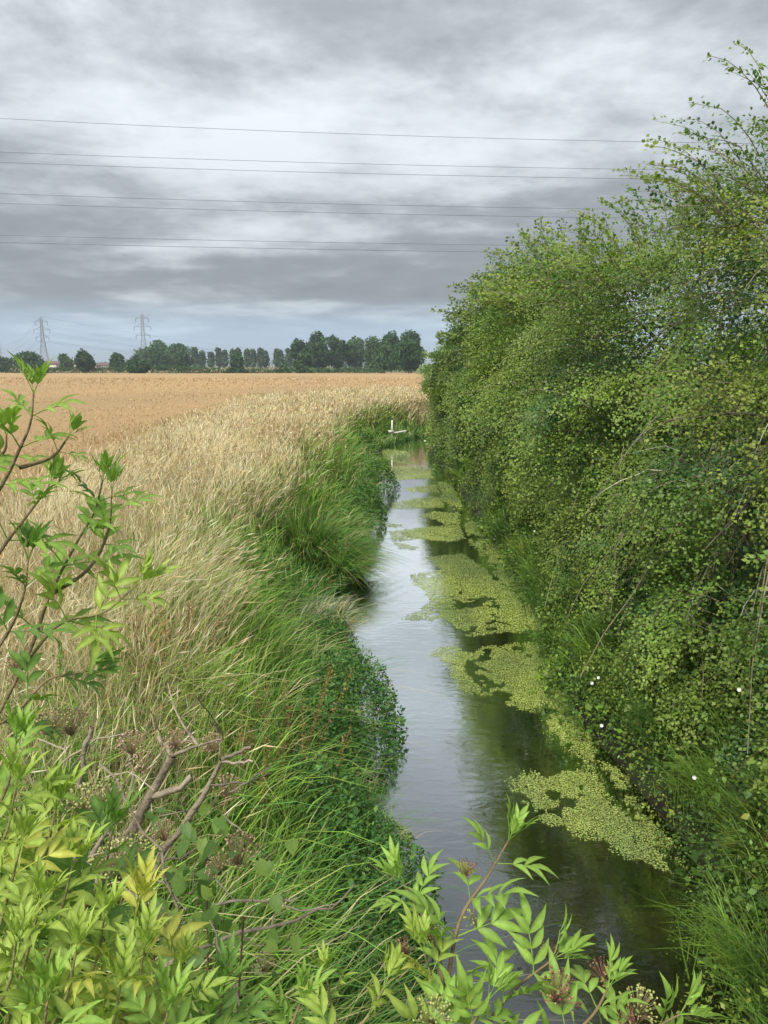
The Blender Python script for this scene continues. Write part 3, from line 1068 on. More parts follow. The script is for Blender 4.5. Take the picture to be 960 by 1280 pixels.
def hawthorn(base, lobes, label, leaf, nspray, nleaf, pw, tint=1.0, bias=(-0.75, -0.55, 0.1), name='hawthorn_tree', group='hawthorns along the right bank', shoots=90, boughs=0):
    base = np.asarray(base, float)
    leaf = leaf * 0.82
    root = empty(name, base)
    tag(root, label, 'tree', group)
    lc = np.array([l[0] for l in lobes], float)
    lr = np.array([l[1] for l in lobes], float)
    wts = np.array([l[2] if len(l) > 2 else 1.0 for l in lobes])
    # trunk and limbs
    tr = MB()
    barkc = np.array([0.13, 0.115, 0.085])
    top = lc[0] + np.array([0, 0, lr[0][2] * 0.35])
    tr.tube([base - [0, 0, 0.1], base * 0.55 + top * 0.45 + [rng.normal(0, 0.15), rng.normal(0, 0.15), 0], top], 0.13, 0.04, barkc, 7, 9)
    for k in range(2):
        e = lc[0] + np.clip(rng.normal(0, 0.25, 3), -0.4, 0.4) * lr[0]
        tr.tube([base + [rng.normal(0, 0.12), rng.normal(0, 0.12), -0.1], (base + e) / 2 + rng.normal(0, 0.2, 3), e], 0.08, 0.025, barkc, 6, 8)
    tr.build('trunk', M_BARK, root, base, smooth=True)
    for k in range(16):
        lm = MB()
        i = rng.choice(len(lc), p=wts / wts.sum())
        u = nrm(rng.normal(size=3) + np.asarray(bias) * 0.6)
        e = lc[i] + u * lr[i] * 0.8
        st = base + (top - base) * rng.uniform(0.25, 0.9)
        lm.tube([st, (st + e) / 2 + [0, 0, 0.35], e], 0.035, 0.008, barkc * 1.1, 5, 8)
        lm.build('limb', M_BARK, root, base, smooth=True)
    lm = MB()
    # sprays
    # leafy fans: groups of sprays that share an origin and hang outwards, with dark gaps between them
    nf = max(40, nspray // 17)
    fi = rng.choice(len(lc), nf, p=wts / wts.sum())
    fu = nrm(rand_unit(nf) + np.where(rng.uniform(0, 1, (nf, 1)) < 0.75, np.asarray(bias) * 0.9, 0))
    fr = rng.uniform(0.78, 1.1, (nf, 1))
    fan = rng.integers(0, nf, nspray)
    c, r = lc[fi][fan], lr[fi][fan]
    u = nrm(fu[fan] + rng.normal(0, 0.17, (nspray, 3)))
    p2 = c + u * r * fr[fan] * rng.uniform(0.86, 1.04, (nspray, 1))
    p0 = c + fu[fan] * r * fr[fan] * 0.5 + rng.normal(0, 0.10, (nspray, 3)) + np.array([0, 0, 0.12])
    ln = np.linalg.norm(p2 - p0, axis=1, keepdims=True)
    p1 = (p0 + p2) / 2 + np.array([0, 0, 1.0]) * ln * rng.uniform(0.12, 0.34, (nspray, 1))
    p2 = p2 + np.array([-0.10, -0.04, -0.34]) * ln * rng.uniform(0.2, 1.3, (nspray, 1))
    p2[:, 2] = np.maximum(p2[:, 2], 0.10)
    fcol = pick(nf, H_PAL, pw) * (1 + rng.normal(0, 0.18, (nf, 1)))
    fnor = nrm(np.array([-0.35, -0.3, 0.75]) + rng.normal(0, 0.3, (nf, 3)))
    # arching boughs that hang over the stream, with side twigs
    if boughs:
        nb_, ms_ = boughs, 9
        tp = base + (top - base) * rng.uniform(0.35, 1.0, (nb_, 1))
        ye = base[1] + rng.uniform(-2.4, 1.4, nb_)
        e2 = np.stack([edge_x(ye, 1) + rng.uniform(-0.15, 1.3, nb_), ye, rng.uniform(0.6, 4.4, nb_)], 1)
        e1 = (tp + e2) / 2 + np.array([-0.3, 0, 1.0]) * rng.uniform(0.5, 1.3, (nb_, 1))
        bt = rng.uniform(0.35, 0.97, (nb_, ms_, 1))
        bp = bez(tp[:, None], e1[:, None], e2[:, None], bt).reshape(-1, 3)
        bd = nrm((2 * (1 - bt) * (e1 - tp)[:, None] + 2 * bt * (e2 - e1)[:, None]).reshape(-1, 3))
        dd = nrm(bd * 0.7 + rng.normal(0, 0.5, bd.shape) + [0, 0, -0.15]) * rng.uniform(0.25, 0.6, (len(bd), 1))
        p0 = np.concatenate([p0, bp, tp + (e2 - tp) * 0.05])
        p1 = np.concatenate([p1, bp + dd * 0.5 + [0, 0, 0.06], e1])
        p2 = np.concatenate([p2, bp + dd + [0, 0, -0.05], e2])
        BC = bez(tp[:, None], e1[:, None], e2[:, None], np.linspace(0, 1, 10)[None, :, None])
        BC[:, 1:-1] += rng.normal(0, 0.03, BC[:, 1:-1].shape)
        bcol = jit(pick(nb_, [np.array([0.30, 0.27, 0.19]), np.array([0.20, 0.17, 0.11]), np.array([0.48, 0.45, 0.37])], [0.45, 0.47, 0.08]), nb_)
        for kb in range(nb_):
            bm_ = MB()
            bm_.tubes(BC[kb:kb + 1], np.linspace(0.016, 0.004, 10)[None] * rng.uniform(0.7, 1.2) * (1 + base[1] / 50), bcol[kb:kb + 1], 4)
            bm_.build('bough', M_BARK, root, base, smooth=True)
    nfan_ = len(fan)
    nspray = len(p0)
    # long shoots that break the outline
    ns = shoots
    if ns:
        u2 = nrm(rand_unit(ns) * [1, 1, 0.5] + np.array([-0.35, -0.1, 0.75]))
        q0 = lc[0] + u2 * lr[0] * 0.75
        q2 = lc[0] + u2 * lr[0] * rng.uniform(0.98, 1.17, (ns, 1)) + np.array([-0.25, 0, 0]) * rng.uniform(0, 1.5, (ns, 1))
        q1 = (q0 + q2) / 2 + np.array([0.05, 0, 0.25])
        p0, p1, p2 = np.concatenate([p0, q0]), np.concatenate([p1, q1]), np.concatenate([p2, q2])
    nt_ = len(p0)
    t = rng.uniform(0.12, 1.0, (nt_, nleaf))[..., None] ** 0.8
    if ns:
        t[nspray:] = rng.uniform(0.0, 1.0, (ns, nleaf, 1))
    pos = bez(p0[:, None], p1[:, None], p2[:, None], t)
    tan = nrm(2 * (1 - t) * (p1 - p0)[:, None] + 2 * t * (p2 - p1)[:, None])
    spread = np.full((nt_, 1, 1), leaf * 1.35)
    if ns:
        spread[nspray:] = leaf * 0.7
    sn_ = nrm(np.array([-0.35, -0.3, 0.75]) + rng.normal(0, 0.38, (nt_, 3)))
    sn_[:nfan_] = nrm(fnor[fan] + rng.normal(0, 0.2, (nfan_, 3)))
    sn_ = sn_[:, None]
    sS = nrm(np.cross(tan, np.broadcast_to(sn_, tan.shape)))
    off = rng.normal(0, 1, pos.shape[:2] + (1,))
    pos = pos + sS * off * spread * 1.5 + sn_ * rng.normal(0, 0.4, off.shape) * spread + rng.normal(0, 0.25, pos.shape) * spread
    D = nrm(tan * 0.7 + sS * np.sign(off) * 0.6 + rng.normal(0, 0.35, pos.shape))
    Nn = nrm(sn_ + rng.normal(0, 0.3, pos.shape))
    cs = pick(nt_, H_PAL, pw) * (1 + rng.normal(0, 0.16, (nt_, 1)))
    cs[:nfan_] = fcol[fan] * (1 + rng.normal(0, 0.1, (nfan_, 1)))
    if boughs:
        nbx = boughs * 10
        cs[nspray - nbx:nspray] = pick(nbx, H_PAL, (0.3, 0.4, 0.0, 0.3))
    cl = np.repeat(cs[:, None], nleaf, 1)
    cl = cl * (1 + rng.normal(0, 0.11, (nt_, nleaf, 1))) * tint
    tipf = np.clip((t - 0.75) * 2.2, 0, 0.5)
    cl = cl * (1 - tipf) + np.array([0.25, 0.31, 0.06]) * tipf * tint
    LL = leaf * rng.uniform(0.65, 1.35, nt_ * nleaf)
    if ns:
        LL[nspray * nleaf:] *= 1.35
    pos, D, Nn, cl = (q.reshape(-1, 3) for q in (pos, D, Nn, cl))
    ok = pos[:, 2] > 0.02
    cr = MB()
    cr.leaves(pos[ok], D[ok], Nn[ok], LL[ok], LL[ok] * 0.78, cl[ok], 0.14)
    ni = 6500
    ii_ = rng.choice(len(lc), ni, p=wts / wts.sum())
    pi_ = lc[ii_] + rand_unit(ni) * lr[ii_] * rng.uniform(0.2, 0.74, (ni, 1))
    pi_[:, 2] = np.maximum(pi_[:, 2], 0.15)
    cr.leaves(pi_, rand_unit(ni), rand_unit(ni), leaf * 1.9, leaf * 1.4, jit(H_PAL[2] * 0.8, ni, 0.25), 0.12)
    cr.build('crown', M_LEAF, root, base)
    # visible twigs
    sel = np.concatenate([rng.choice(nspray, int(nspray * 0.22), replace=False), np.arange(nspray, nt_)])
    tt = np.linspace(0, 0.98, 6)[None, :, None]
    C = bez(p0[sel][:, None], p1[sel][:, None], p2[sel][:, None], tt)
    C[:, 1:-1] += rng.normal(0, 0.015, C[:, 1:-1].shape)
    rad = np.linspace(0.006, 0.002, 6)[None] * rng.uniform(0.6, 1.3, (len(sel), 1)) * (1 + base[1] / 40)
    tw = jit(pick(len(sel), [np.array([0.26, 0.23, 0.17]), np.array([0.16, 0.13, 0.085]), np.array([0.42, 0.39, 0.32])], [0.4, 0.45, 0.15]), len(sel))
    lm.tubes(C, rad, tw, 3)
    tag(lm.build('twigs', M_BARK, root, base), kind='stuff')
    return root


trees = [  # x, y, top z, main radii xy, leaf, sprays, label, palette weights, tint
    (4.75, 7.7, 7.45, (2.2, 2.3), 0.040, 1500, 'nearest tall hawthorn at the right edge, its sparse top shoots reaching highest', (0.4, 0.25, 0.25, 0.1), 1.0),
    (4.45, 11.2, 6.55, (2.5, 2.4), 0.046, 1500, 'second nearest hawthorn on the right bank, with an upright leafy tip', (0.38, 0.32, 0.2, 0.1), 1.0),
    (4.3, 14.9, 6.75, (2.4, 2.3), 0.054, 1300, 'third nearest hawthorn on the right bank, yellowish green', (0.32, 0.36, 0.18, 0.14), 1.05),
    (4.3, 18.8, 7.35, (2.4, 2.4), 0.064, 1200, 'hawthorn with twiggy double peak midway along the right bank', (0.38, 0.32, 0.22, 0.08), 1.0),
    (4.3, 23.2, 7.0, (2.4, 2.5), 0.075, 1000, 'hawthorn behind the double peaked one on the right bank', (0.42, 0.22, 0.32, 0.04), 0.95),
    (4.35, 28.0, 6.25, (2.3, 2.5), 0.088, 850, 'third farthest hawthorn of the right bank row, dark blue green', (0.42, 0.15, 0.42, 0.01), 0.9),
    (4.3, 33.2, 5.4, (2.3, 2.7), 0.10, 800, 'second farthest hawthorn, leaning left over the bank', (0.42, 0.13, 0.45, 0.0), 0.9),
    (4.6, 39.0, 4.3, (2.5, 3.0), 0.115, 700, 'farthest hawthorn of the right bank row, where the stream turns', (0.42, 0.13, 0.45, 0.0), 0.9),
]
for (tx_, ty_, tz, rxy, leaf, ns, lab, pw, tint) in trees:
    ex = float(edge_x(ty_, 1))
    b = np.array([tx_, ty_, float(ground_z(tx_, ty_)[0])])
    zc_ = 2.9 + (tz - 2.9) * 0.42
    lobes = [((tx_, ty_, zc_), (rxy[0], rxy[1], tz - zc_), 1.25),
             ((ex + 1.2, ty_ - 0.9, 1.75), (1.3, 1.6, 1.7), 0.95 if ty_ < 16 else 0.6),
             ((ex + 1.2, ty_ + 1.1, 1.55), (1.25, 1.6, 1.6), 0.8 if ty_ < 16 else 0.5),
             ((tx_ - 1.0, ty_ - 0.5, 3.2), (1.7, 1.9, 1.5), 0.7)]
    if ty_ < 9:
        for yy_ in (5.6, 6.8, 8.2):
            lobes.append(((float(edge_x(yy_, 1)) + 0.95, yy_, 1.1), (0.95, 0.9, 1.15), 0.4))
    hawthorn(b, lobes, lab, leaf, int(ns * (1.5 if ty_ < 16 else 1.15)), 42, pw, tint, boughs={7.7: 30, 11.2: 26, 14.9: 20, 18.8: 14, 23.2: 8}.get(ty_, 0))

# a shrub nearest the bridge, leaning in at the right border
ex = float(edge_x(4.6, 1))
hawthorn((4.3, 5.0, 1.4), [((4.2, 5.0, 2.0), (1.35, 1.6, 1.7), 1.0), ((3.3, 4.6, 1.0), (0.7, 1.3, 1.0), 0.7), ((4.6, 5.0, 4.2), (1.6, 1.8, 1.6), 0.6)],
         'leafy hawthorn shrub nearest the bridge at the lower right border', 0.045, 700, 40, (0.45, 0.25, 0.25, 0.05), 1.0, shoots=20)


# bank undergrowth at the hedge's foot (nettles, bindweed, grasses): overlapping clumps of their own tone and leaf
g = MB()
for k in range(560):
    yy = math.exp(rng.uniform(math.log(3.5), math.log(42))) if k < 330 else rng.uniform(4.5, 19)
    ss = rng.uniform(0.0, 1.7) if k < 330 else rng.uniform(0.12 if yy < 8 else -0.05, 0.8)
    xx = float(edge_x(yy, 1)) + ss
    zz = max(float(ground_z(xx, yy)[0]), 0.0) + rng.uniform(0.0, 0.35)
    rr = rng.uniform(0.22, 0.5)
    hh = rr * rng.uniform(0.8, 1.6)
    L = max(rng.choice([0.03, 0.045, 0.065]), 2.7 * yy / 744)
    tone = np.array([[0.14, 0.225, 0.032], [0.06, 0.12, 0.022], [0.10, 0.175, 0.028], [0.20, 0.25, 0.045], [0.075, 0.14, 0.028]][int(rng.choice(5, p=[0.3, 0.25, 0.25, 0.08, 0.12]))])
    n = int(min(650, 3.2 * rr * hh / (L * L * 0.5)))
    if rng.uniform() < 0.16:
        n = 90
        a_ = rng.uniform(1.6, 4.7, n)
        P = np.array([xx, yy, zz]) + rng.normal(0, 0.12, (n, 3)) * [1, 1, 0]
        g.blades(P, rng.uniform(0.4, 0.9, n), np.stack([np.cos(a_), np.sin(a_) * 0.6, a_ * 0], 1) * 0.7, px_w(np.full(n, yy), 1.0, 0.008), jit(tone, n), jit(tone * 1.2, n), 1.3)
    else:
        leaf_mound(g, (xx, yy, zz), (rr, rr * 1.2, hh), n, L, [tone, tone * 0.75, tone * 1.25], [0.5, 0.25, 0.25], bottom=-0.5)
tag(g.build('bank_undergrowth', M_LEAF), 'dark green nettles and climbers covering the right bank foot', 'undergrowth', kind='stuff')

# broad climber leaves near the lower right border, one by one
def broad_leaf_mesh(seed):
    r_ = np.random.default_rng(seed)
    mb = MB()
    L, W = 1.0, 0.78
    rows, half = 5, []
    ts = np.linspace(0, 1, rows)
    ws = np.array([0.30, 0.48, 0.42, 0.24, 0.0]) * W
    V, q = [], []
    for t, w_ in zip(ts, ws):
        zc = -0.18 * t * t
        V += [(-w_, t * L - (0.12 if t == 0 else 0), zc + w_ * 0.25), (0, t * L, zc), (w_, t * L - (0.12 if t == 0 else 0), zc + w_ * 0.25)]
    for k in range(rows - 1):
        q += [(3 * k, 3 * k + 1, 3 * k + 4, 3 * k + 3), (3 * k + 1, 3 * k + 2, 3 * k + 5, 3 * k + 4)]
    col = np.array([[0.14, 0.24, 0.05], [0.20, 0.30, 0.06], [0.11, 0.20, 0.05], [0.32, 0.32, 0.07]][seed % 4])
    mb.add(np.array(V), col * r_.uniform(0.9, 1.1), quads=q)
    me = mb.mesh('climber_leaf', smooth=True)
    me.materials.append(M_ELDER)
    return me


def orient(D, N):
    D = np.asarray(D, float) / np.linalg.norm(D)
    S = np.cross(D, N)
    S = S / (np.linalg.norm(S) + 1e-9)
    N = np.cross(S, D)
    return Matrix(((S[0], D[0], N[0]), (S[1], D[1], N[1]), (S[2], D[2], N[2])))


BL = [broad_leaf_mesh(k) for k in range(4)]
b0 = np.array([3.05, 4.7, float(ground_z(3.05, 4.7)[0])])
root = empty('climbing_plant', b0)
tag(root, 'broad leaved green climber hanging down the bank at the lower right border', 'climber')
mb = MB()
for k in range(7):
    yy = 3.9 + k * 0.35
    e = np.array([edge_x(yy, 1) + 0.12, yy - 0.1, 0.25])
    mb.tube([b0 + [0.2, 0, 1.2], (b0 + e) / 2 + [0, 0, 0.9], e], 0.008, 0.004, (0.2, 0.14, 0.07), 4, 8)
mb.build('vine_stem', M_BARK, root, b0)
for k in range(230):
    yy = rng.uniform(3.9, 7.2)
    s = rng.uniform(0.0, 0.75)
    xx = float(edge_x(yy, 1)) + s
    zz = 0.12 + s * 1.5 + rng.uniform(0, 0.9)
    o = bpy.data.objects.new('leaf', BL[int(rng.choice(4, p=[0.4, 0.3, 0.25, 0.05]))])
    COL.objects.link(o)
    o.parent = root
    M3 = orient(np.array([-0.5, -0.4, -0.6]) + rng.normal(0, 0.4, 3), np.array([-0.5, -0.45, 0.7]) + rng.normal(0, 0.25, 3))
    sc = rng.uniform(0.04, 0.068)
    o.matrix_local = Matrix.Translation(Vector((xx, yy, zz)) - Vector(b0)) @ M3.to_4x4() @ Matrix.Scale(sc, 4)

# white bindweed flowers in the hedge
fl = MB()
k8 = 8
a = np.arange(k8) / k8 * 2 * math.pi
V = [(0, 0, -0.9)] + [(0.35 * math.cos(t), 0.35 * math.sin(t), -0.3) for t in a] + [(math.cos(t), math.sin(t), 0) for t in a]
tris = [(0, 1 + (i + 1) % k8, 1 + i) for i in range(k8)]
qs = [(1 + i, 1 + (i + 1) % k8, 1 + k8 + (i + 1) % k8, 1 + k8 + i) for i in range(k8)]
fl.add(V, (0.85, 0.85, 0.82), quads=qs, tris=tris)
FM = fl.mesh('bindweed_flower', smooth=True)
FM.materials.append(M_ELDER)
fspots = [(748, 847, 6.9, 'upper right flower of the close white pair'), (740, 854, 6.9, 'lower left flower of the close white pair'), (668, 664, 11.0, 'single white flower high in the hedge above the mid stream weed mat'),
          (752, 907, 6.4, 'white flower just below the close white pair'), (924, 862, 5.3, 'white flower nearest the right border'), (868, 972, 5.4, 'lowest white flower above the broad leaved climber'),
          (574, 519, 24.0, 'highest far white flower in the hedge near the bend'), (531, 551, 29.0, 'farthest white flower low by the marker post')]
for k, (px, py, dp, lab) in enumerate(fspots):
    o = bpy.data.objects.new('bindweed_flower', FM)
    COL.objects.link(o)
    p = at(px, py, dp)
    M3 = orient(np.array([0.2, 0.3, 1.0]) + rng.normal(0, 0.2, 3), np.array([-0.5, -0.8, 0.35]) + rng.normal(0, 0.2, 3))
    sc = 0.015 if dp < 12 else 0.035
    o.matrix_world = Matrix.Translation(Vector(p)) @ M3.to_4x4() @ Matrix.Scale(sc, 4)
    tag(o, lab, 'flower', 'white bindweed flowers')

# ------------------------------------------------------------------ white marker post at the bend
b = on_z(490, 553, 0.05)
root = empty('marker_post', b)
tag(root, 'white painted post with short cross board standing at the stream bend', 'post')
mb = MB()
mb.box(b + [0, 0, 0.58], (0.07, 0.07, 1.25), (0.7, 0.7, 0.7))
mb.build('post', M_WHITE, root, b)
mb = MB()
mb.box(b + [-0.05, -0.062, 0.60], (0.30, 0.03, 0.13), (0.7, 0.7, 0.7))
mb.build('cross_board', M_WHITE, root, b)
mb = MB()
mb.tube([b + [0.05, 0.03, 0.50], b + [0.75, 0.5, 0.58]], 0.045, 0.045, (0.7, 0.7, 0.7), 6, 3)
mb.build('rail', M_WHITE, root, b)


# ------------------------------------------------------------------ far trees, hedges, sheds
def far_tree(x0, x1, ytop, D, name, label, pal, nq=2600, trunk=True, bottom=0.12, narrow=False, group='trees beyond the field', cat='tree'):
    xc = (x0 + x1) / 2
    p = at(xc, 456, D)
    base = np.array([p[0], p[1], BANK - 0.1])
    wdt = (x1 - x0) / F * D
    topz = at(xc, ytop, D)[2]
    h = topz - base[2]
    root = empty(name, base)
    tag(root, label, cat, group)
    tr = MB()
    tr.tube([base, base + [0, 0, h * 0.35], base + [0, 0, h * 0.75]], max(0.12, h * 0.022), 0.05, (0.10, 0.085, 0.065), 6, 5)
    for k in range(5):
        e = base + np.array([rng.normal(0, 0.25) * wdt, rng.normal(0, 0.2) * wdt, h * rng.uniform(0.5, 0.85)])
        st = base + [0, 0, h * rng.uniform(0.2, 0.45)]
        tr.tube([st, (st + e) / 2 + [0, 0, 0.03 * h], e], h * 0.009, 0.03, (0.10, 0.085, 0.065), 4, 4)
    tr.build('trunk', M_BARK, root, base)
    cr = MB()
    nl = 5 if narrow else 18
    nq = int(nq * 1.8)
    cz0 = base[2] + h * bottom
    ctr_, rad_ = [], []
    for k in range(nl):
        if narrow:
            fz = (k + 0.5) / nl
            rw = wdt * 0.5 * (0.95 - 0.75 * abs(fz - 0.45) ** 1.3)
            ctr_.append((base[0] + rng.normal(0, 0.06) * wdt, base[1] + rng.normal(0, 0.1) * wdt, cz0 + fz * (topz - cz0) * 0.93))
            rad_.append((rw, rw, (topz - cz0) / nl * 0.8))
        else:
            u = rand_unit(1)[0]
            rr = rng.uniform(0.25, 0.62)
            zc = (cz0 + topz) / 2
            sz = rng.uniform(0.34, 0.5)
            ctr_.append((base[0] + u[0] * wdt * 0.5 * rr * 1.05, base[1] + u[1] * wdt * 0.45 * rr, zc + u[2] * (topz - cz0) / 2 * (1 - sz) * 1.0))
            rad_.append((wdt * 0.5 * sz, wdt * 0.5 * sz, (topz - cz0) / 2 * sz * 0.95))
    ctr_, rad_ = np.array(ctr_), np.array(rad_)
    i = rng.integers(0, nl, nq)
    u = rand_unit(nq)
    rr = rng.uniform(0.45, 1.08, (nq, 1)) ** 0.5
    P = ctr_[i] + u * rad_[i] * rr
    lf = np.maximum(0.35, 2.3 * D / 744) * rng.uniform(0.5, 1.2, nq) * (0.85 if narrow else 1.0)
    P[:, 2] = np.maximum(P[:, 2], BANK + 0.15)
    lobec = (1 + rng.normal(0, 0.18, nl))[i][:, None]
    cc = pick(nq, pal, np.ones(len(pal))) * lobec
    cr.leaves(P, rand_unit(nq), nrm(u + rng.normal(0, 0.5, (nq, 3)) + [0, 0, 0.3]), lf, lf * 0.8, jit(cc, nq, 0.2), 0.1)
    cr.build('crown', M_FAR, root, base)


OAK = [np.array([0.045, 0.095, 0.032]), np.array([0.06, 0.115, 0.038]), np.array([0.035, 0.075, 0.032])]
ASH = [np.array([0.065, 0.125, 0.042]), np.array([0.05, 0.105, 0.037]), np.array([0.08, 0.14, 0.048])]
TL = [
    (-14, 16, 446, 300, 'leftmost tree on the far field edge, cut by the left border', OAK, 1800),
    (14, 57, 438, 262, 'broad round tree left of the left lattice pylon foot', OAK, 2600),
    (72, 92, 442, 300, 'small round tree just right of the left lattice pylon', ASH, 1500),
    (91, 121, 436, 240, 'taller two lobed tree between the two lattice pylons', OAK, 2400),
    (135, 159, 441, 262, 'small solitary round tree left of the right lattice pylon', OAK, 1800),
    (157, 190, 446, 215, 'low dark tree at the foot of the right lattice pylon', OAK, 2200),
    (163, 206, 431, 335, 'left tree of the domed copse behind the right lattice pylon', ASH, 2600),
    (183, 227, 423, 345, 'tallest middle tree of the domed copse behind the right pylon', ASH, 3000),
    (206, 243, 429, 335, 'right tree of the domed copse behind the right pylon', ASH, 2600),
    (184, 216, 438, 300, 'darker front tree of the domed copse, just right of the pylon', OAK, 2000),
    (212, 242, 437, 305, 'front right tree of the domed copse beside the poplar row', OAK, 2000),
    (286, 306, 440, 262, 'dark small tree standing in front of the poplar row', OAK, 1500),
    (361, 396, 420, 262, 'left tree of the tall dark wood right of the poplar row', OAK, 2600),
    (378, 418, 413, 272, 'tallest tree at the left end of the dark wood', OAK, 3000),
    (402, 440, 415, 282, 'second tall tree of the dark wood from its left end', OAK, 2800),
    (426, 460, 419, 292, 'paler lower tree in the middle of the dark wood', ASH, 2600),
    (448, 486, 418, 282, 'round tree in the dark wood right of its middle dip', ASH, 2600),
    (470, 508, 413, 268, 'tall tree near the right end of the dark wood', OAK, 2800),
    (492, 536, 411, 255, 'rightmost tree of the dark wood, beside the hawthorns', OAK, 3000),
    (366, 393, 440, 236, 'low front tree at the left foot of the dark wood', OAK, 1800),
    (462, 500, 428, 225, 'front tree of the wood standing nearest the field edge', ASH, 2600),
    (488, 534, 424, 205, 'dark front tree of the wood just left of the hawthorns', OAK, 2800),
]
for (x0, x1, yt, D, lab, pal, nq) in TL:
    far_tree(x0, x1, yt, D, 'far_tree', lab, pal, nq, bottom=0.03)
ORD = 'first second third fourth fifth sixth seventh eighth ninth tenth eleventh twelfth thirteenth last'.split()
for k in range(14):
    xc = 245 + k * 9.0 + rng.normal(0, 1.4)
    w_ = rng.uniform(7.6, 10.4)
    far_tree(xc - w_ / 2, xc + w_ / 2, 436.5 + rng.normal(0, 2.0), 420, 'poplar_tree',
             '%s slender poplar from the left in the evenly spaced far row' % ORD[k], ASH, 700, bottom=0.22, narrow=True, group='row of poplars on the skyline')


def far_bush(x0, x1, ytop, D, label, name='field_bush', cat='bush', pal=OAK, nq=700):
    p0, p1 = at(x0, 456, D), at(x1, 456, D)
    topz = at((x0 + x1) / 2, ytop, D)[2]
    base = np.array([(p0[0] + p1[0]) / 2, p0[1], BANK - 0.1])
    h = topz - BANK
    mb = MB()
    wd = p1[0] - p0[0]
    t = rng.uniform(0, 1, nq)
    prof = (0.7 + 0.5 * fbm(t * wd / (2.0 * h), t * 0, int(abs(x0)) + 3)) * np.clip(np.minimum(t, 1 - t) * wd / h * 1.6, 0.25, 1) ** 0.5
    P = np.stack([p0[0] + t * wd, p0[1] + rng.uniform(-0.8, 0.8, nq) * h * 0.5, BANK + 0.05 + h * prof * rng.uniform(0.02, 1, nq) ** 0.7], 1)
    lf = max(0.3, 1.6 * D / 744) * rng.uniform(0.5, 1.1, nq)
    mb.leaves(P, rand_unit(nq), nrm(rng.normal(0, 0.6, (nq, 3)) + [0, -0.3, 0.7]), lf, lf * 0.8, jit(pick(nq, pal, np.ones(len(pal))), nq, 0.2), 0.1)
    tag(mb.build(name, M_FAR, None, base), label, cat)


far_bush(345, 364, 457, 198, 'round low bush on the field edge just left of the dark wood')
far_bush(372, 391, 458, 196, 'low bush at the field edge in front of the dark wood')
far_bush(280, 298, 458, 198, 'left of two low bushes below the poplar row')
far_bush(296, 310, 459, 196, 'right of two low bushes below the poplar row')
far_bush(-10, 60, 457, 235, 'clipped dark hedge at the far left field edge', 'far_hedge', 'hedge', OAK, 1800)
far_bush(58, 165, 459, 240, 'long low hedge below the lattice pylons', 'far_hedge', 'hedge', ASH, 2400)
far_bush(188, 262, 457, 225, 'green hedge below the domed copse', 'far_hedge', 'hedge', ASH, 2400)
far_bush(258, 372, 461, 235, 'thin long hedge line below the poplar row', 'far_hedge', 'hedge', ASH, 2200)
far_bush(385, 480, 460, 215, 'thin hedge line along the foot of the dark wood', 'far_hedge', 'hedge', ASH, 2200)
far_bush(236, 372, 453, 430, 'distant hedge running beneath the poplars', 'far_hedge', 'hedge', OAK, 1500)
far_bush(362, 520, 446, 300, 'shadowy undergrowth between the trunks of the dark wood', 'far_hedge', 'hedge', OAK, 3500)
far_bush(-200, 165, 453, 900, 'hazy distant tree line at the left horizon', 'far_hedge', 'hedge', OAK, 2500)


def shed(x0, x1, D, h, label):
    p0, p1 = at(x0, 456, D), at(x1, 456, D)
    base = np.array([(p0[0] + p1[0]) / 2, p0[1], BANK])
    w_, dp = p1[0] - p0[0], 12.0
    root = empty('farm_shed', base)
    tag(root, label, 'building')
    mb = MB()
    mb.box(base + [0, 0, h / 2], (w_, dp, h), (0.6, 0.6, 0.5))
    mb.build('wall', M_SHED, root, base)
    mb = MB()
    a, b_ = w_ / 2 + 0.4, dp / 2 + 0.5
    V = np.array([(-a, -b_, h), (a, -b_, h), (a, 0, h + 1.4), (-a, 0, h + 1.4), (-a, b_, h), (a, b_, h),
                  (-a, -b_, h - .2), (a, -b_, h - .2), (a, b_, h - .2), (-a, b_, h - .2)]) + base + [0, 0, 0.004]
    mb.add(V, (0.1, 0.1, 0.1), quads=[(0, 1, 2, 3), (3, 2, 5, 4), (6, 7, 1, 0), (9, 4, 5, 8), (6, 9, 8, 7)], tris=[(1, 5, 2), (1, 7, 8), (1, 8, 5), (0, 3, 4), (0, 4, 9), (0, 9, 6)])
    mb.build('roof', M_ROOF, root, base)
    for k in range(3):
        mb = MB()
        mb.box(base + [(-0.3 + 0.3 * k) * w_, -dp / 2 - 0.06, h * 0.42], (w_ * 0.12, 0.1, h * 0.8), (0.2, 0.2, 0.2))
        mb.build('door', M_ROOF, root, base)


shed(54, 104, 420, 3.4, 'low cream farm shed right of the left lattice pylon')
shed(118, 168, 440, 2.6, 'low cream farm shed with brown roof left of the right lattice pylon')


# ------------------------------------------------------------------ pylons and wires
ARM_Z = (0.60, 0.755, 0.905)
ARM_W = (5.6, 6.8, 5.2)


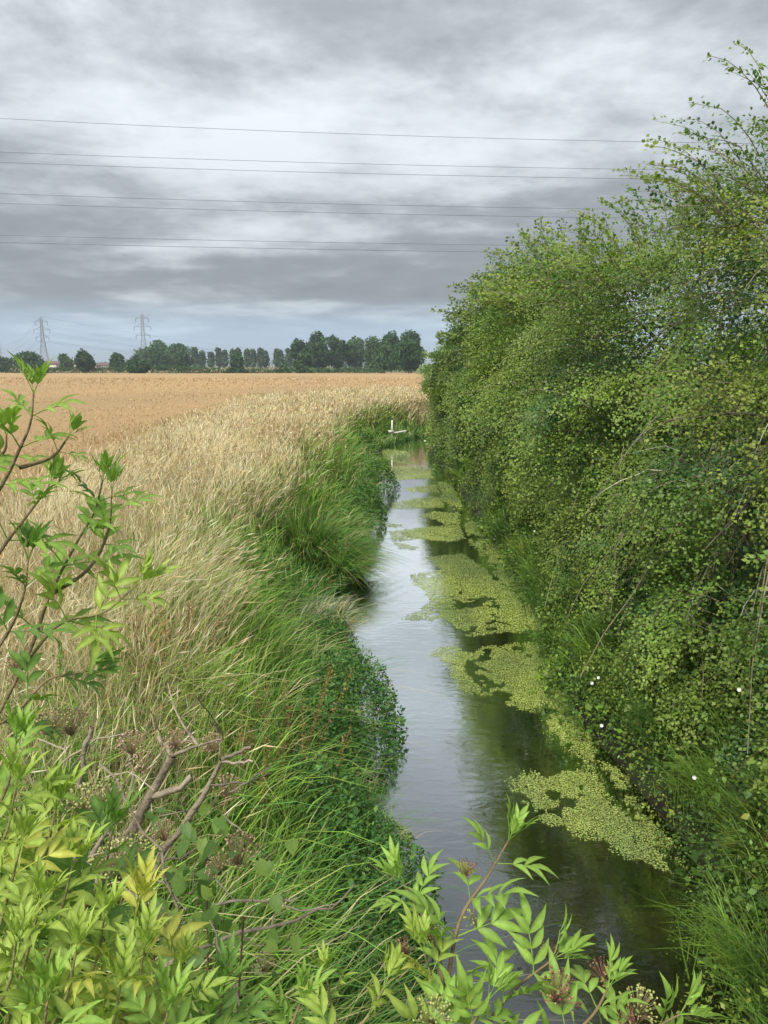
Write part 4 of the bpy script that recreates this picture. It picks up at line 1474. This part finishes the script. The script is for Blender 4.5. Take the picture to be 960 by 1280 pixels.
def pylon(x, y, hgt, rot, label, thick=1.0):
    base = np.array([x, y, BANK - 0.1])
    root = empty('pylon', base)
    tag(root, label, 'pylon', 'lattice electricity pylons')
    cs, sn = math.cos(rot), math.sin(rot)

    def T(p):
        p = np.asarray(p, float)
        return base + np.stack([p[..., 0] * cs - p[..., 1] * sn, p[..., 0] * sn + p[..., 1] * cs, p[..., 2]], -1)

    def half(f):
        return np.interp(f, [0, 0.55, 0.95, 1.0], [4.2, 1.35, 0.8, 0.12]) * hgt / 46

    fs = [0, 0.55, 0.95, 1.0]
    c = (0.3, 0.3, 0.3)
    for sx, sy in ((-1, -1), (1, -1), (1, 1), (-1, 1)):
        mb = MB()
        mb.tubes(T([(sx * half(f), sy * half(f), f * hgt) for f in fs])[None], 0.14 * thick, np.array([c]), 4)
        mb.build('leg', M_STEEL, root, base)
    mb = MB()
    lv = [0, 0.13, 0.25, 0.35, 0.44, 0.52, 0.60, 0.66, 0.71, 0.755, 0.81, 0.86, 0.905, 0.95]
    cor = [(-1, -1), (1, -1), (1, 1), (-1, 1)]
    for a_, b_ in zip(lv[:-1], lv[1:]):
        ha, hb = half(a_), half(b_)
        for k in range(4):
            p, q = cor[k], cor[(k + 1) % 4]
            seg = [((p[0] * ha, p[1] * ha, a_ * hgt), (q[0] * hb, q[1] * hb, b_ * hgt)),
                   ((q[0] * ha, q[1] * ha, a_ * hgt), (p[0] * hb, p[1] * hb, b_ * hgt)),
                   ((p[0] * hb, p[1] * hb, b_ * hgt), (q[0] * hb, q[1] * hb, b_ * hgt))]
            mb.tubes(T(seg), 0.075 * thick, np.array([c] * 3), 3)
    tag(mb.build('bracing', M_STEEL, root, base), kind='stuff')
    ends = []
    for f, aw in zip(ARM_Z, ARM_W):
        aw = aw * hgt / 46
        h_ = half(f)
        mb = MB()
        for sx in (-1, 1):
            tip = (sx * aw, 0, f * hgt)
            seg = [((sx * h_, -h_, f * hgt), tip), ((sx * h_, h_, f * hgt), tip), ((sx * h_, -h_, (f + 0.045) * hgt), tip), ((sx * h_, h_, (f + 0.045) * hgt), tip)]
            mb.tubes(T(seg), 0.09 * thick, np.array([c] * 4), 3)
        mb.build('cross_arm', M_STEEL, root, base)
        for sx in (-1, 1):
            mb = MB()
            mb.tubes(T([(sx * aw, 0, f * hgt), (sx * aw, 0, f * hgt - 3.0)])[None], 0.13 * thick, np.array([c]), 5)
            mb.build('insulator', M_GLASS, root, base)
            ends.append(T((sx * aw, 0, f * hgt - 3.0)))
    ends.append(T((0, 0, hgt)))
    return ends


def pyl_at(px, ytop, D, rot, label, thick=1.0):
    p = at(px, 456, D)
    top = at(px, ytop, D)[2]
    return pylon(p[0], p[1], top - BANK, rot, label, thick)


def wire(a, b_, sag, rad, label, group):
    t = np.linspace(0, 1, 33)[:, None]
    c = a + (b_ - a) * t
    c[:, 2] -= (sag * 4 * t * (1 - t))[:, 0]
    mb = MB()
    mb.tubes(c[None], rad, np.array([[0.1, 0.1, 0.1]]), 4)
    tag(mb.build('power_line', M_WIRE, None, a), label, 'power line', group)


EA = pyl_at(56, 396.5, 640, 0.25, 'left lattice pylon standing behind the broad round tree', 1.5)
EB = pyl_at(181, 392, 600, 0.35, 'right lattice pylon in front of the domed copse', 1.5)
EC = pyl_at(2, 429, 1350, 0.25, 'tiny distant lattice pylon at the left border', 1.3)
ED = pyl_at(455, 436, 1500, 0.25, 'distant lattice pylon behind the dark wood', 1.3)
EE = pyl_at(-60, 405, 760, 0.25, 'lattice pylon beyond the left border') if False else None
names = ['left arm lowest', 'right arm lowest', 'left arm middle', 'right arm middle', 'left arm upper', 'right arm upper', 'single top']
for k in range(7):
    sd = 'near' if k % 2 == 0 else 'far'
    wire(EA[k], ED[k], 14, 0.07, 'thin %s wire running right from the left lattice pylon' % names[k], 'far wires right of the left pylon')
    wire(EC[k], EA[k], 10, 0.07, 'thin %s wire running left from the left lattice pylon' % names[k], 'far wires left of the left pylon')

# the near line crossing overhead; its pylons stand outside the picture
NY = 118.0
PL = pylon(-135, NY - 6, 50.0, math.pi / 2 - 0.03, 'near lattice pylon left of the picture carrying the overhead wires')
PR = pylon(250, NY + 14, 50.0, math.pi / 2 - 0.03, 'near lattice pylon right of the picture carrying the overhead wires')
wires = [  # photo row at the left border and at column 850, depth of the line
    (148, 173, 118.0, 'topmost single wire crossing the sky'),
    (190, 208, 121.5, 'upper of the second highest wire pair crossing the sky'),
    (203, 220, 115.0, 'lower of the second highest wire pair crossing the sky'),
    (242, 259, 121.5, 'upper of the middle wire pair crossing the sky'),
    (254, 270, 115.0, 'lower of the middle wire pair crossing the sky'),
    (294, 306, 121.5, 'upper of the lowest wire pair crossing the sky'),
    (303, 315, 115.0, 'lower of the lowest wire pair crossing the sky')]
for (ya, yb, dp, lab) in wires:
    pa = at(0, ya, dp / (math.cos(PITCH) - (ya - 640) / F * math.sin(PITCH)))
    pb = at(850, yb, dp / (math.cos(PITCH) - (yb - 640) / F * math.sin(PITCH)))
    xm = 75.0                                   # lowest point of the span
    k = (pa[2] - pb[2]) / ((pa[0] - xm) ** 2 - (pb[0] - xm) ** 2)
    z0 = pa[2] - k * (pa[0] - xm) ** 2
    xs = np.linspace(-135, 250, 60)
    c = np.stack([xs, pa[1] + (xs - pa[0]) * 0.02, z0 + k * (xs - xm) ** 2], 1)
    mb = MB()
    mb.tubes(c[None], 0.025, np.array([[0.1, 0.1, 0.1]]), 4)
    tag(mb.build('power_line', M_WIRE, None, c[0]), lab, 'power line', 'near wires crossing the sky')


# ------------------------------------------------------------------ elder shrubs in the foreground
def leaflet(mb, p, d, nrm_, L, W, col, curl):
    d = np.asarray(d, float) / np.linalg.norm(d)
    s = np.cross(d, nrm_)
    s = s / (np.linalg.norm(s) + 1e-9)
    n = np.cross(s, d)
    ts = (0.0, 0.16, 0.36, 0.58, 0.8, 1.0)
    ws = (0.10, 0.66, 1.0, 0.86, 0.42, 0.0)
    V, C = [], []
    for t, w_ in zip(ts, ws):
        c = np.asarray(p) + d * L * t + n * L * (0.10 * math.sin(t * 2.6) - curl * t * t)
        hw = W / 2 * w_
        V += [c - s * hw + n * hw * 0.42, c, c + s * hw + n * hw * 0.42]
        C += [col * 0.84, col * 1.28, col * 0.92]
    q = []
    for k in range(len(ts) - 1):
        q += [(3 * k, 3 * k + 1, 3 * k + 4, 3 * k + 3), (3 * k + 1, 3 * k + 2, 3 * k + 5, 3 * k + 4)]
    mb.add(np.array(V), np.array(C), quads=q)


def compound_leaf(seed, col, npairs=2, young=False):
    """unit length leaf along +Y, upper side +Z"""
    r_ = np.random.default_rng(seed)
    mb = MB()
    st = np.array([[0, 0, 0], [0, 0.3, 0.03], [0, 0.55, 0.02], [0, 0.72, -0.01]])
    mb.tubes(st[None], np.array([[0.016, 0.013, 0.011, 0.008]]), np.array([col * 1.25]), 3)
    c = lambda: col * (1 + r_.normal(0, 0.10))
    cu = 0.02 if young else 0.22
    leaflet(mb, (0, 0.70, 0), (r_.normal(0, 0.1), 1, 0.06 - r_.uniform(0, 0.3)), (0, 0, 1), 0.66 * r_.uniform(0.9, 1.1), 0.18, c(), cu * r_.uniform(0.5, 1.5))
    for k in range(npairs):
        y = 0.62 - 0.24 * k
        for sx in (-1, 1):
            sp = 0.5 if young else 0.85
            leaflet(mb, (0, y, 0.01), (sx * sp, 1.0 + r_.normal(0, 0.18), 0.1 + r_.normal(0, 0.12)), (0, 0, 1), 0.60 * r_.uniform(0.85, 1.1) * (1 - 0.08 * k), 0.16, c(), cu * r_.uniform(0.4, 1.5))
    me = mb.mesh('elder_leaf', smooth=True)
    me.materials.append(M_ELDER)
    return me


EC_G = np.array([0.23, 0.36, 0.07])
EC_D = np.array([0.14, 0.25, 0.055])
EC_Y = np.array([0.285, 0.38, 0.075])
EC_YY = np.array([0.42, 0.43, 0.085])
LEAFS = {}
for key, col in (('g', EC_G), ('d', EC_D), ('y', EC_Y), ('yy', EC_YY)):
    LEAFS[key] = [compound_leaf(100 + k, col, 2 + k % 2, False) for k in range(3)]
    LEAFS[key + 'young'] = [compound_leaf(200 + k, col * 1.08, 2, True) for k in range(3)]


def add_leaf(root, base, p, D, N, size, key):
    ms = LEAFS[key]
    o = bpy.data.objects.new('leaf', ms[int(rng.integers(len(ms)))])
    COL.objects.link(o)
    o.parent = root
    o.matrix_local = Matrix.Translation(Vector(p) - Vector(base)) @ orient(D, N).to_4x4() @ Matrix.Scale(size, 4)


def berry_mesh(seed, cols, n=46, flat=0.5, stalk=(0.25, 0.12, 0.09)):
    r_ = np.random.default_rng(seed)
    mb = MB()
    ico = np.array([(0, 0, 1), (0.9, 0, 0.45), (0.28, 0.85, 0.45), (-0.73, 0.53, 0.45), (-0.73, -0.53, 0.45), (0.28, -0.85, 0.45),
                    (0.73, 0.53, -0.45), (-0.28, 0.85, -0.45), (-0.9, 0, -0.45), (-0.28, -0.85, -0.45), (0.73, -0.53, -0.45), (0, 0, -1)])
    it = [(0, 1, 2), (0, 2, 3), (0, 3, 4), (0, 4, 5), (0, 5, 1), (1, 6, 2), (2, 7, 3), (3, 8, 4), (4, 9, 5), (5, 10, 1),
          (2, 6, 7), (3, 7, 8), (4, 8, 9), (5, 9, 10), (1, 10, 6), (11, 7, 6), (11, 8, 7), (11, 9, 8), (11, 10, 9), (11, 6, 10)]
    cen = []
    for k in range(n):
        a_, r = r_.uniform(0, 6.283), math.sqrt(r_.uniform(0, 1))
        p = np.array([math.cos(a_) * r, math.sin(a_) * r, flat * (1 - r * r) + r_.normal(0, 0.08)])
        cen.append(p)
        mb.add(p + ico * 0.062 * r_.uniform(0.8, 1.2), np.asarray(cols[int(r_.integers(len(cols)))]), tris=it)
    cen = np.array(cen)
    st = np.stack([np.tile([0, 0, -0.9], (n, 1)), cen * [0.45, 0.45, 0.2] + [0, 0, -0.35], cen], 1)
    mb.tubes(st, 0.014, np.array([stalk] * n), 3)
    me = mb.mesh('berry_cluster', smooth=True)
    me.materials.append(M_BERRY)
    return me


B_GREEN = berry_mesh(1, [(0.30, 0.33, 0.08), (0.42, 0.42, 0.16), (0.24, 0.26, 0.08)], 70, 0.5, (0.26, 0.22, 0.10))
B_RED = berry_mesh(2, [(0.16, 0.035, 0.04), (0.10, 0.025, 0.03), (0.30, 0.22, 0.10), (0.22, 0.07, 0.06)])
B_DRY = berry_mesh(3, [(0.36, 0.25, 0.14), (0.27, 0.17, 0.09), (0.46, 0.36, 0.22)], 60, 0.8, (0.28, 0.2, 0.11))


def add_berries(root, base, px, py, dp, size, me):
    o = bpy.data.objects.new('berry_cluster', me)
    COL.objects.link(o)
    o.parent = root
    size = size * (0.68 if dp < 1.5 else 0.85)
    p = at(px, py, dp)
    o.matrix_local = Matrix.Translation(Vector(p) - Vector(base)) @ orient((rng.normal(0, 0.3), 0.9, 0.2), (rng.normal(0, 0.3), -0.4, 1)).to_4x4() @ Matrix.Scale(size, 4)


def elder(base, shoots, label, group='elder shrubs at the bridge'):
    """shoots: (list of (px, py, depth), colour key, leaf size, node spacing, stem colour)"""
    base = np.asarray(base, float)
    root = empty('elder_shrub', base)
    tag(root, label, 'shrub', group)
    for pts, key, size, gap, bare in shoots:
        size = size * 0.98
        W = np.array([at(*p) for p in pts])
        k = max(10, 5 * len(W))
        C = smooth_curve(W, k)
        mb = MB()
        woody = np.array([0.20, 0.15, 0.08]) if key != 'y' else np.array([0.22, 0.21, 0.08])
        mb.tubes(C[None], np.linspace(0.0044, 0.0016, k)[None], woody[None], 5)
        sto = mb.build('stem', M_BARK, root, base, smooth=True)
        seg = np.linalg.norm(np.diff(C, axis=0), axis=1)
        cum = np.concatenate([[0], np.cumsum(seg)])
        tot = cum[-1]
        s = tot
        node = 0
        ang = rng.uniform(0, 3.14)
        while s > bare * tot:
            p = np.array([np.interp(s, cum, C[:, i]) for i in range(3)])
            q = np.array([np.interp(max(0, s - 0.02), cum, C[:, i]) for i in range(3)])
            ax = (p - q) / (np.linalg.norm(p - q) + 1e-9)
            a1 = np.cross(ax, [0, 0.3, 1.0])
            a1 = a1 / (np.linalg.norm(a1) + 1e-9)
            a2 = np.cross(ax, a1)
            if node == 0:
                for j in range(4):
                    th = ang + j * math.pi / 2 + rng.normal(0, 0.2)
                    out = a1 * math.cos(th) + a2 * math.sin(th)
                    add_leaf(sto, base, p, ax * 1.0 + out * rng.uniform(0.45, 0.8) + [0, 0, 0.15], ax * 0.9 - out * 0.6 + [0, 0, 0.3], size * rng.uniform(0.6, 0.8), key + 'young')
            else:
                for j in range(2):
                    th = ang + j * math.pi + rng.normal(0, 0.15)
                    out = a1 * math.cos(th) + a2 * math.sin(th)
                    sc = size * min(1.25, 0.75 + 0.2 * node) * rng.uniform(0.85, 1.15)
                    kk = key
                    if rng.uniform() < 0.08:
                        kk = {'g': 'd', 'd': 'g', 'y': 'yy', 'yy': 'y'}[key]
                    add_leaf(sto, base, p, ax * 0.45 + out * 1.0 + [0, 0, 0.12], np.array([0, -0.25, 1.0]) + ax * 0.3 + rng.normal(0, 0.2, 3), sc, kk)
            ang += math.pi / 2
            node += 1
            s -= gap * (0.6 if node == 1 else 1.0) * rng.uniform(0.85, 1.15)
    return root, base


# tall elder at the left border
ebase = np.array([-0.95, 1.35, 1.45])
tall = [
    ([(-60, 1000, 1.45), (30, 830, 1.5), (62, 745, 1.5), (95, 680, 1.5), (118, 640, 1.5), (128, 602, 1.5)], 'g', 0.085, 0.075, 0.45),
    ([(62, 745, 1.5), (110, 712, 1.48), (135, 665, 1.46), (140, 612, 1.45)], 'g', 0.075, 0.075, 0.4),
    ([(-60, 700, 1.35), (0, 610, 1.35), (25, 560, 1.35), (38, 528, 1.35), (42, 492, 1.35)], 'g', 0.082, 0.07, 0.35),
    ([(25, 585, 1.36), (58, 575, 1.4), (72, 565, 1.4), (86, 545, 1.4)], 'g', 0.062, 0.07, 0.5),
    ([(30, 830, 1.5), (75, 780, 1.45), (130, 765, 1.4), (172, 730, 1.38)], 'y', 0.085, 0.075, 0.35),
    ([(-40, 760, 1.4), (0, 690, 1.4), (30, 650, 1.4), (60, 610, 1.42)], 'g', 0.088, 0.07, 0.3),
    ([(-40, 860, 1.4), (10, 790, 1.4), (30, 740, 1.4), (35, 700, 1.4)], 'd', 0.09, 0.08, 0.3),
    ([(-40, 930, 1.4), (20, 890, 1.4), (60, 850, 1.42), (105, 840, 1.42)], 'd', 0.085, 0.07, 0.25),
    ([(-60, 620, 1.4), (-20, 590, 1.4), (5, 565, 1.4), (8, 545, 1.4)], 'g', 0.08, 0.07, 0.3),
]
root, eb = elder(ebase, tall, 'tall green elder with upright leafy shoots at the left border')
add_berries(root, eb, 65, 900, 1.5, 0.045, B_GREEN)
add_berries(root, eb, 90, 905, 1.55, 0.045, B_DRY)
add_berries(root, eb, 20, 830, 1.45, 0.03, B_RED)

# yellow green elder mass in the lower left corner
low = []
for (tx_, ty_, dp, key) in [(20, 985, 1.2, 'y'), (70, 1010, 1.25, 'y'), (25, 1060, 1.1, 'y'), (90, 1085, 1.15, 'y'), (140, 1040, 1.3, 'd'), (50, 1130, 1.05, 'y'),
                            (130, 1150, 1.1, 'y'), (20, 1180, 1.0, 'y'), (95, 1190, 1.0, 'y'), (175, 1130, 1.15, 'yy'), (180, 1190, 1.05, 'y'), (150, 1235, 1.0, 'y'),
                            (225, 1215, 1.1, 'y'), (60, 1250, 0.95, 'g'), (210, 1265, 1.0, 'g'), (20, 930, 1.3, 'g'), (280, 1240, 1.15, 'd'), (255, 1275, 1.1, 'g')]:
    sx = tx_ - rng.uniform(40, 110)
    low.append(([(sx - 60, ty_ + 330, dp * 1.0), (sx, ty_ + 190, dp), (tx_ - 18, ty_ + 70, dp), (tx_, ty_, dp)], key, 0.082 * dp / 1.15, 0.06, 0.42))
root, eb = elder((-0.55, 0.75, 1.45), low, 'dense yellow green elder filling the lower left corner')
for (px, py, dp, sz, me) in [(130, 995, 1.6, 0.06, B_GREEN), (150, 1085, 1.5, 0.05, B_GREEN), (225, 1170, 1.3, 0.055, B_GREEN), (205, 1160, 1.35, 0.04, B_DRY), (330, 1205, 1.5, 0.03, B_DRY), (70, 1270, 1.1, 0.04, B_DRY), (165, 930, 2.3, 0.06, B_DRY), (180, 955, 2.4, 0.055, B_DRY), (285, 985, 2.2, 0.055, B_DRY),
                             (300, 1065, 2.0, 0.07, B_DRY), (270, 1085, 2.0, 0.04, B_DRY), (205, 1040, 2.2, 0.05, B_DRY), (220, 925, 2.4, 0.05, B_DRY), (140, 1075, 1.9, 0.08, B_GREEN), (160, 1060, 2.0, 0.07, B_GREEN), (105, 1000, 1.9, 0.07, B_GREEN), (60, 905, 1.8, 0.05, B_DRY), (265, 930, 2.4, 0.05, B_DRY)]:
    add_berries(root, eb, px, py, dp, sz, me)

# elder along the bottom edge over the water
mid = [
    ([(520, 1420, 1.15), (555, 1250, 1.2), (575, 1150, 1.22), (610, 1095, 1.25), (636, 1050, 1.25)], 'g', 0.075, 0.07, 0.45),
    ([(555, 1250, 1.2), (545, 1180, 1.22), (520, 1130, 1.25), (505, 1105, 1.25)], 'g', 0.075, 0.07, 0.35),
    ([(520, 1400, 1.1), (545, 1290, 1.12), (540, 1230, 1.15), (530, 1190, 1.15)], 'y', 0.078, 0.07, 0.35),
    ([(560, 1420, 1.1), (600, 1300, 1.12), (640, 1240, 1.15), (690, 1200, 1.18)], 'g', 0.085, 0.065, 0.35),
    ([(600, 1420, 1.1), (690, 1320, 1.12), (740, 1270, 1.15), (760, 1235, 1.18)], 'g', 0.08, 0.065, 0.3),
    ([(660, 1420, 1.1), (760, 1330, 1.12), (810, 1290, 1.15), (850, 1268, 1.15)], 'g', 0.075, 0.065, 0.3),
    ([(420, 1420, 1.1), (430, 1320, 1.15), (415, 1260, 1.2), (408, 1218, 1.2)], 'y', 0.062, 0.075, 0.55),
    ([(380, 1420, 1.05), (420, 1320, 1.08), (460, 1270, 1.1), (480, 1235, 1.12)], 'y', 0.075, 0.065, 0.4),
    ([(480, 1420, 1.05), (560, 1330, 1.06), (590, 1280, 1.08), (610, 1250, 1.1)], 'g', 0.08, 0.065, 0.35),
    ([(330, 1420, 1.1), (350, 1330, 1.12), (365, 1280, 1.15), (375, 1255, 1.15)], 'g', 0.075, 0.065, 0.35),
]
root, eb = elder((0.02, 0.62, 1.15), mid, 'elder with dark red berries along the bottom edge over the water')
for (px, py, dp, sz, me) in [(535, 1165, 1.25, 0.035, B_GREEN), (600, 1150, 1.25, 0.04, B_GREEN), (645, 1160, 1.25, 0.035, B_RED), (690, 1190, 1.25, 0.035, B_RED), (505, 1185, 1.2, 0.03, B_RED),
                             (755, 1215, 1.22, 0.04, B_RED), (700, 1240, 1.12, 0.05, B_RED), (585, 1085, 1.28, 0.03, B_RED), (800, 1255, 1.2, 0.05, B_GREEN), (540, 1265, 1.1, 0.045, B_GREEN), (790, 1275, 1.12, 0.035, B_RED)]:
    add_berries(root, eb, px, py, dp, sz, me)


# ------------------------------------------------------------------ dead cut branches on the near bank
def dead(label, main, subs, base_px):
    base = at(*base_px)
    base[2] = float(ground_z(base[0], base[1])[0]) if base[2] < 2.2 else base[2]
    root = empty('dead_branch', base)
    tag(root, label, 'branch', 'bleached dead branches on the near bank')
    main = (main[0], main[1] * 0.6, main[2] * 0.6)
    subs = [(q, a_ * 0.58, b_ * 0.6) for q, a_, b_ in subs]
    W = np.array([at(*p) for p in main[0]])
    mb = MB()
    C = smooth_curve(W, 9)
    C[1:-1] += rng.normal(0, 0.005, C[1:-1].shape)
    mb.tubes(C[None], (np.linspace(main[1], main[2], 9) * rng.uniform(0.88, 1.12, 9))[None], np.array([[0.24, 0.20, 0.14]]), 8)
    mb.build('limb', M_BARK, root, base, smooth=True)
    for pts, r0, r1 in subs:
        mb = MB()
        C = smooth_curve([at(*p) for p in pts], 7)
        C[1:-1] += rng.normal(0, 0.003, C[1:-1].shape)
        mb.tubes(C[None], np.linspace(r0, r1, 7)[None], np.array([[0.34, 0.285, 0.205]]) * rng.uniform(0.45, 1.2), 5)
        mb.build('twig', M_BARK, root, base, smooth=True)


dead('thick grey lichened cut stump limb leaning right on the near left bank',
     ([(120, 1110, 2.5), (150, 1060, 2.5), (185, 1000, 2.5), (215, 945, 2.5)], 0.036, 0.022),
     [([(215, 945, 2.5), (205, 930, 2.5), (198, 920, 2.5)], 0.018, 0.012), ([(190, 995, 2.5), (225, 985, 2.45), (240, 970, 2.45)], 0.022, 0.016),
      ([(215, 945, 2.5), (240, 935, 2.5), (262, 930, 2.5)], 0.012, 0.006), ([(205, 930, 2.5), (235, 925, 2.5), (258, 935, 2.5)], 0.01, 0.004)], (110, 1130, 2.5))
dead('slimmer pale grey forked branch right of the thick cut limb',
     ([(185, 1110, 2.3), (205, 1060, 2.3), (240, 1015, 2.3), (262, 980, 2.3), (277, 950, 2.3)], 0.02, 0.012),
     [([(277, 950, 2.3), (295, 942, 2.3), (314, 934, 2.3)], 0.011, 0.008), ([(277, 952, 2.3), (298, 953, 2.3), (316, 952, 2.3)], 0.009, 0.007)], (180, 1130, 2.3))
dead('long pale crooked dead twig reaching right over the dark cress',
     ([(190, 1215, 2.0), (280, 1175, 2.1), (335, 1158, 2.15), (395, 1140, 2.2), (420, 1130, 2.2), (443, 1105, 2.2)], 0.011, 0.004),
     [([(268, 1132, 2.1), (310, 1126, 2.1), (352, 1127, 2.15), (372, 1122, 2.15)], 0.008, 0.005), ([(352, 1127, 2.15), (372, 1138, 2.15), (420, 1130, 2.2)], 0.005, 0.003),
      ([(340, 1155, 2.15), (350, 1130, 2.15), (357, 1112, 2.15)], 0.005, 0.003), ([(300, 1165, 2.1), (312, 1178, 2.1), (330, 1182, 2.1)], 0.004, 0.002),
      ([(270, 1100, 2.1), (290, 1120, 2.1), (312, 1133, 2.1)], 0.004, 0.002)], (180, 1225, 2.0))
dead('broken pale upright stake behind the thick cut limb',
     ([(98, 985, 2.7), (104, 950, 2.7), (115, 908, 2.7)], 0.016, 0.014), [([(70, 960, 2.7), (120, 925, 2.7), (165, 915, 2.7)], 0.008, 0.004)], (95, 1000, 2.7))
dead('dark wavy bramble stem crossing in front of the forked branch',
     ([(125, 955, 2.1), (160, 1000, 2.05), (200, 1065, 2.0), (215, 1110, 2.0), (225, 1160, 2.0)], 0.007, 0.006), [([(200, 1065, 2.0), (185, 1100, 2.0), (215, 1150, 2.0)], 0.005, 0.003)], (230, 1240, 2.0))
dead('dark leaning branch at the bottom left rising from the elder leaves',
     ([(260, 1300, 1.6), (240, 1245, 1.7), (215, 1190, 1.8)], 0.014, 0.010), [([(300, 1260, 1.7), (280, 1200, 1.8), (262, 1150, 1.85)], 0.006, 0.004)], (265, 1320, 1.6))

tang = []
for k in range(26):
    px, py, dp = rng.uniform(70, 300), rng.uniform(930, 1120), rng.uniform(2.0, 2.7)
    a_ = rng.uniform(-0.9, 2.6)
    l_ = rng.uniform(30, 95)
    tang.append(([(px, py, dp), (px + l_ * 0.5 * math.cos(a_) + rng.normal(0, 8), py - l_ * 0.5 * math.sin(a_) + rng.normal(0, 8), dp), (px + l_ * math.cos(a_), py - l_ * math.sin(a_), dp + rng.normal(0, 0.1))], rng.uniform(0.004, 0.009), 0.003))
dead('tangle of thin brown and grey dead twigs around the thick cut limb', ([(90, 1120, 2.4), (130, 1050, 2.4), (165, 985, 2.45), (150, 920, 2.5)], 0.016, 0.006), tang, (90, 1130, 2.4))

# hop / bramble leaves around the cut branches, one by one
b0 = at(230, 1150, 2.2)
b0[2] = float(ground_z(b0[0], b0[1])[0])
root = empty('bramble', b0)
tag(root, 'low bramble with broad ribbed leaves among the dead branches', 'bramble')
mb = MB()
for k in range(6):
    e = at(rng.uniform(150, 320), rng.uniform(1000, 1250), rng.uniform(2.0, 2.4))
    mb.tube([b0, (b0 + e) / 2 + [0, 0, 0.15], e], 0.004, 0.003, (0.16, 0.09, 0.06), 4, 8)
mb.build('stem', M_BARK, root, b0)
for k in range(110):
    px, py = rng.normal(255, 50), 1290 - 290 * rng.uniform(0, 1) ** 1.4
    p = at(px, py, rng.uniform(1.85, 2.5))
    o = bpy.data.objects.new('leaf', BL[int(rng.choice(3, p=[0.4, 0.3, 0.3]))])
    COL.objects.link(o)
    o.parent = root
    M3 = orient(np.array([0.1, -0.5, -0.3]) + rng.normal(0, 0.6, 3), np.array([0, -0.4, 0.9]) + rng.normal(0, 0.3, 3))
    o.matrix_local = Matrix.Translation(Vector(p) - Vector(b0)) @ M3.to_4x4() @ Matrix.Scale(rng.uniform(0.035, 0.065), 4)

# ------------------------------------------------------------------ haze
mb = MB()
mb.box((0, 2400, 28), (6400, 5600, 62), (1, 1, 1))
hm, t = material('thin_air_haze')
pv = N_(t, 'ShaderNodeVolumePrincipled')
pv.inputs['Color'].default_value = (0.80, 0.88, 1.0, 1)
pv.inputs['Density'].default_value = 0.00042
pv.inputs['Anisotropy'].default_value = 0.2
out = N_(t, 'ShaderNodeOutputMaterial')
t.links.new(pv.outputs[0], out.inputs['Volume'])
USE_HAZE = True
if USE_HAZE:
    tag(mb.build('haze', hm), 'thin pale blue air haze over the farmland', kind='stuff')
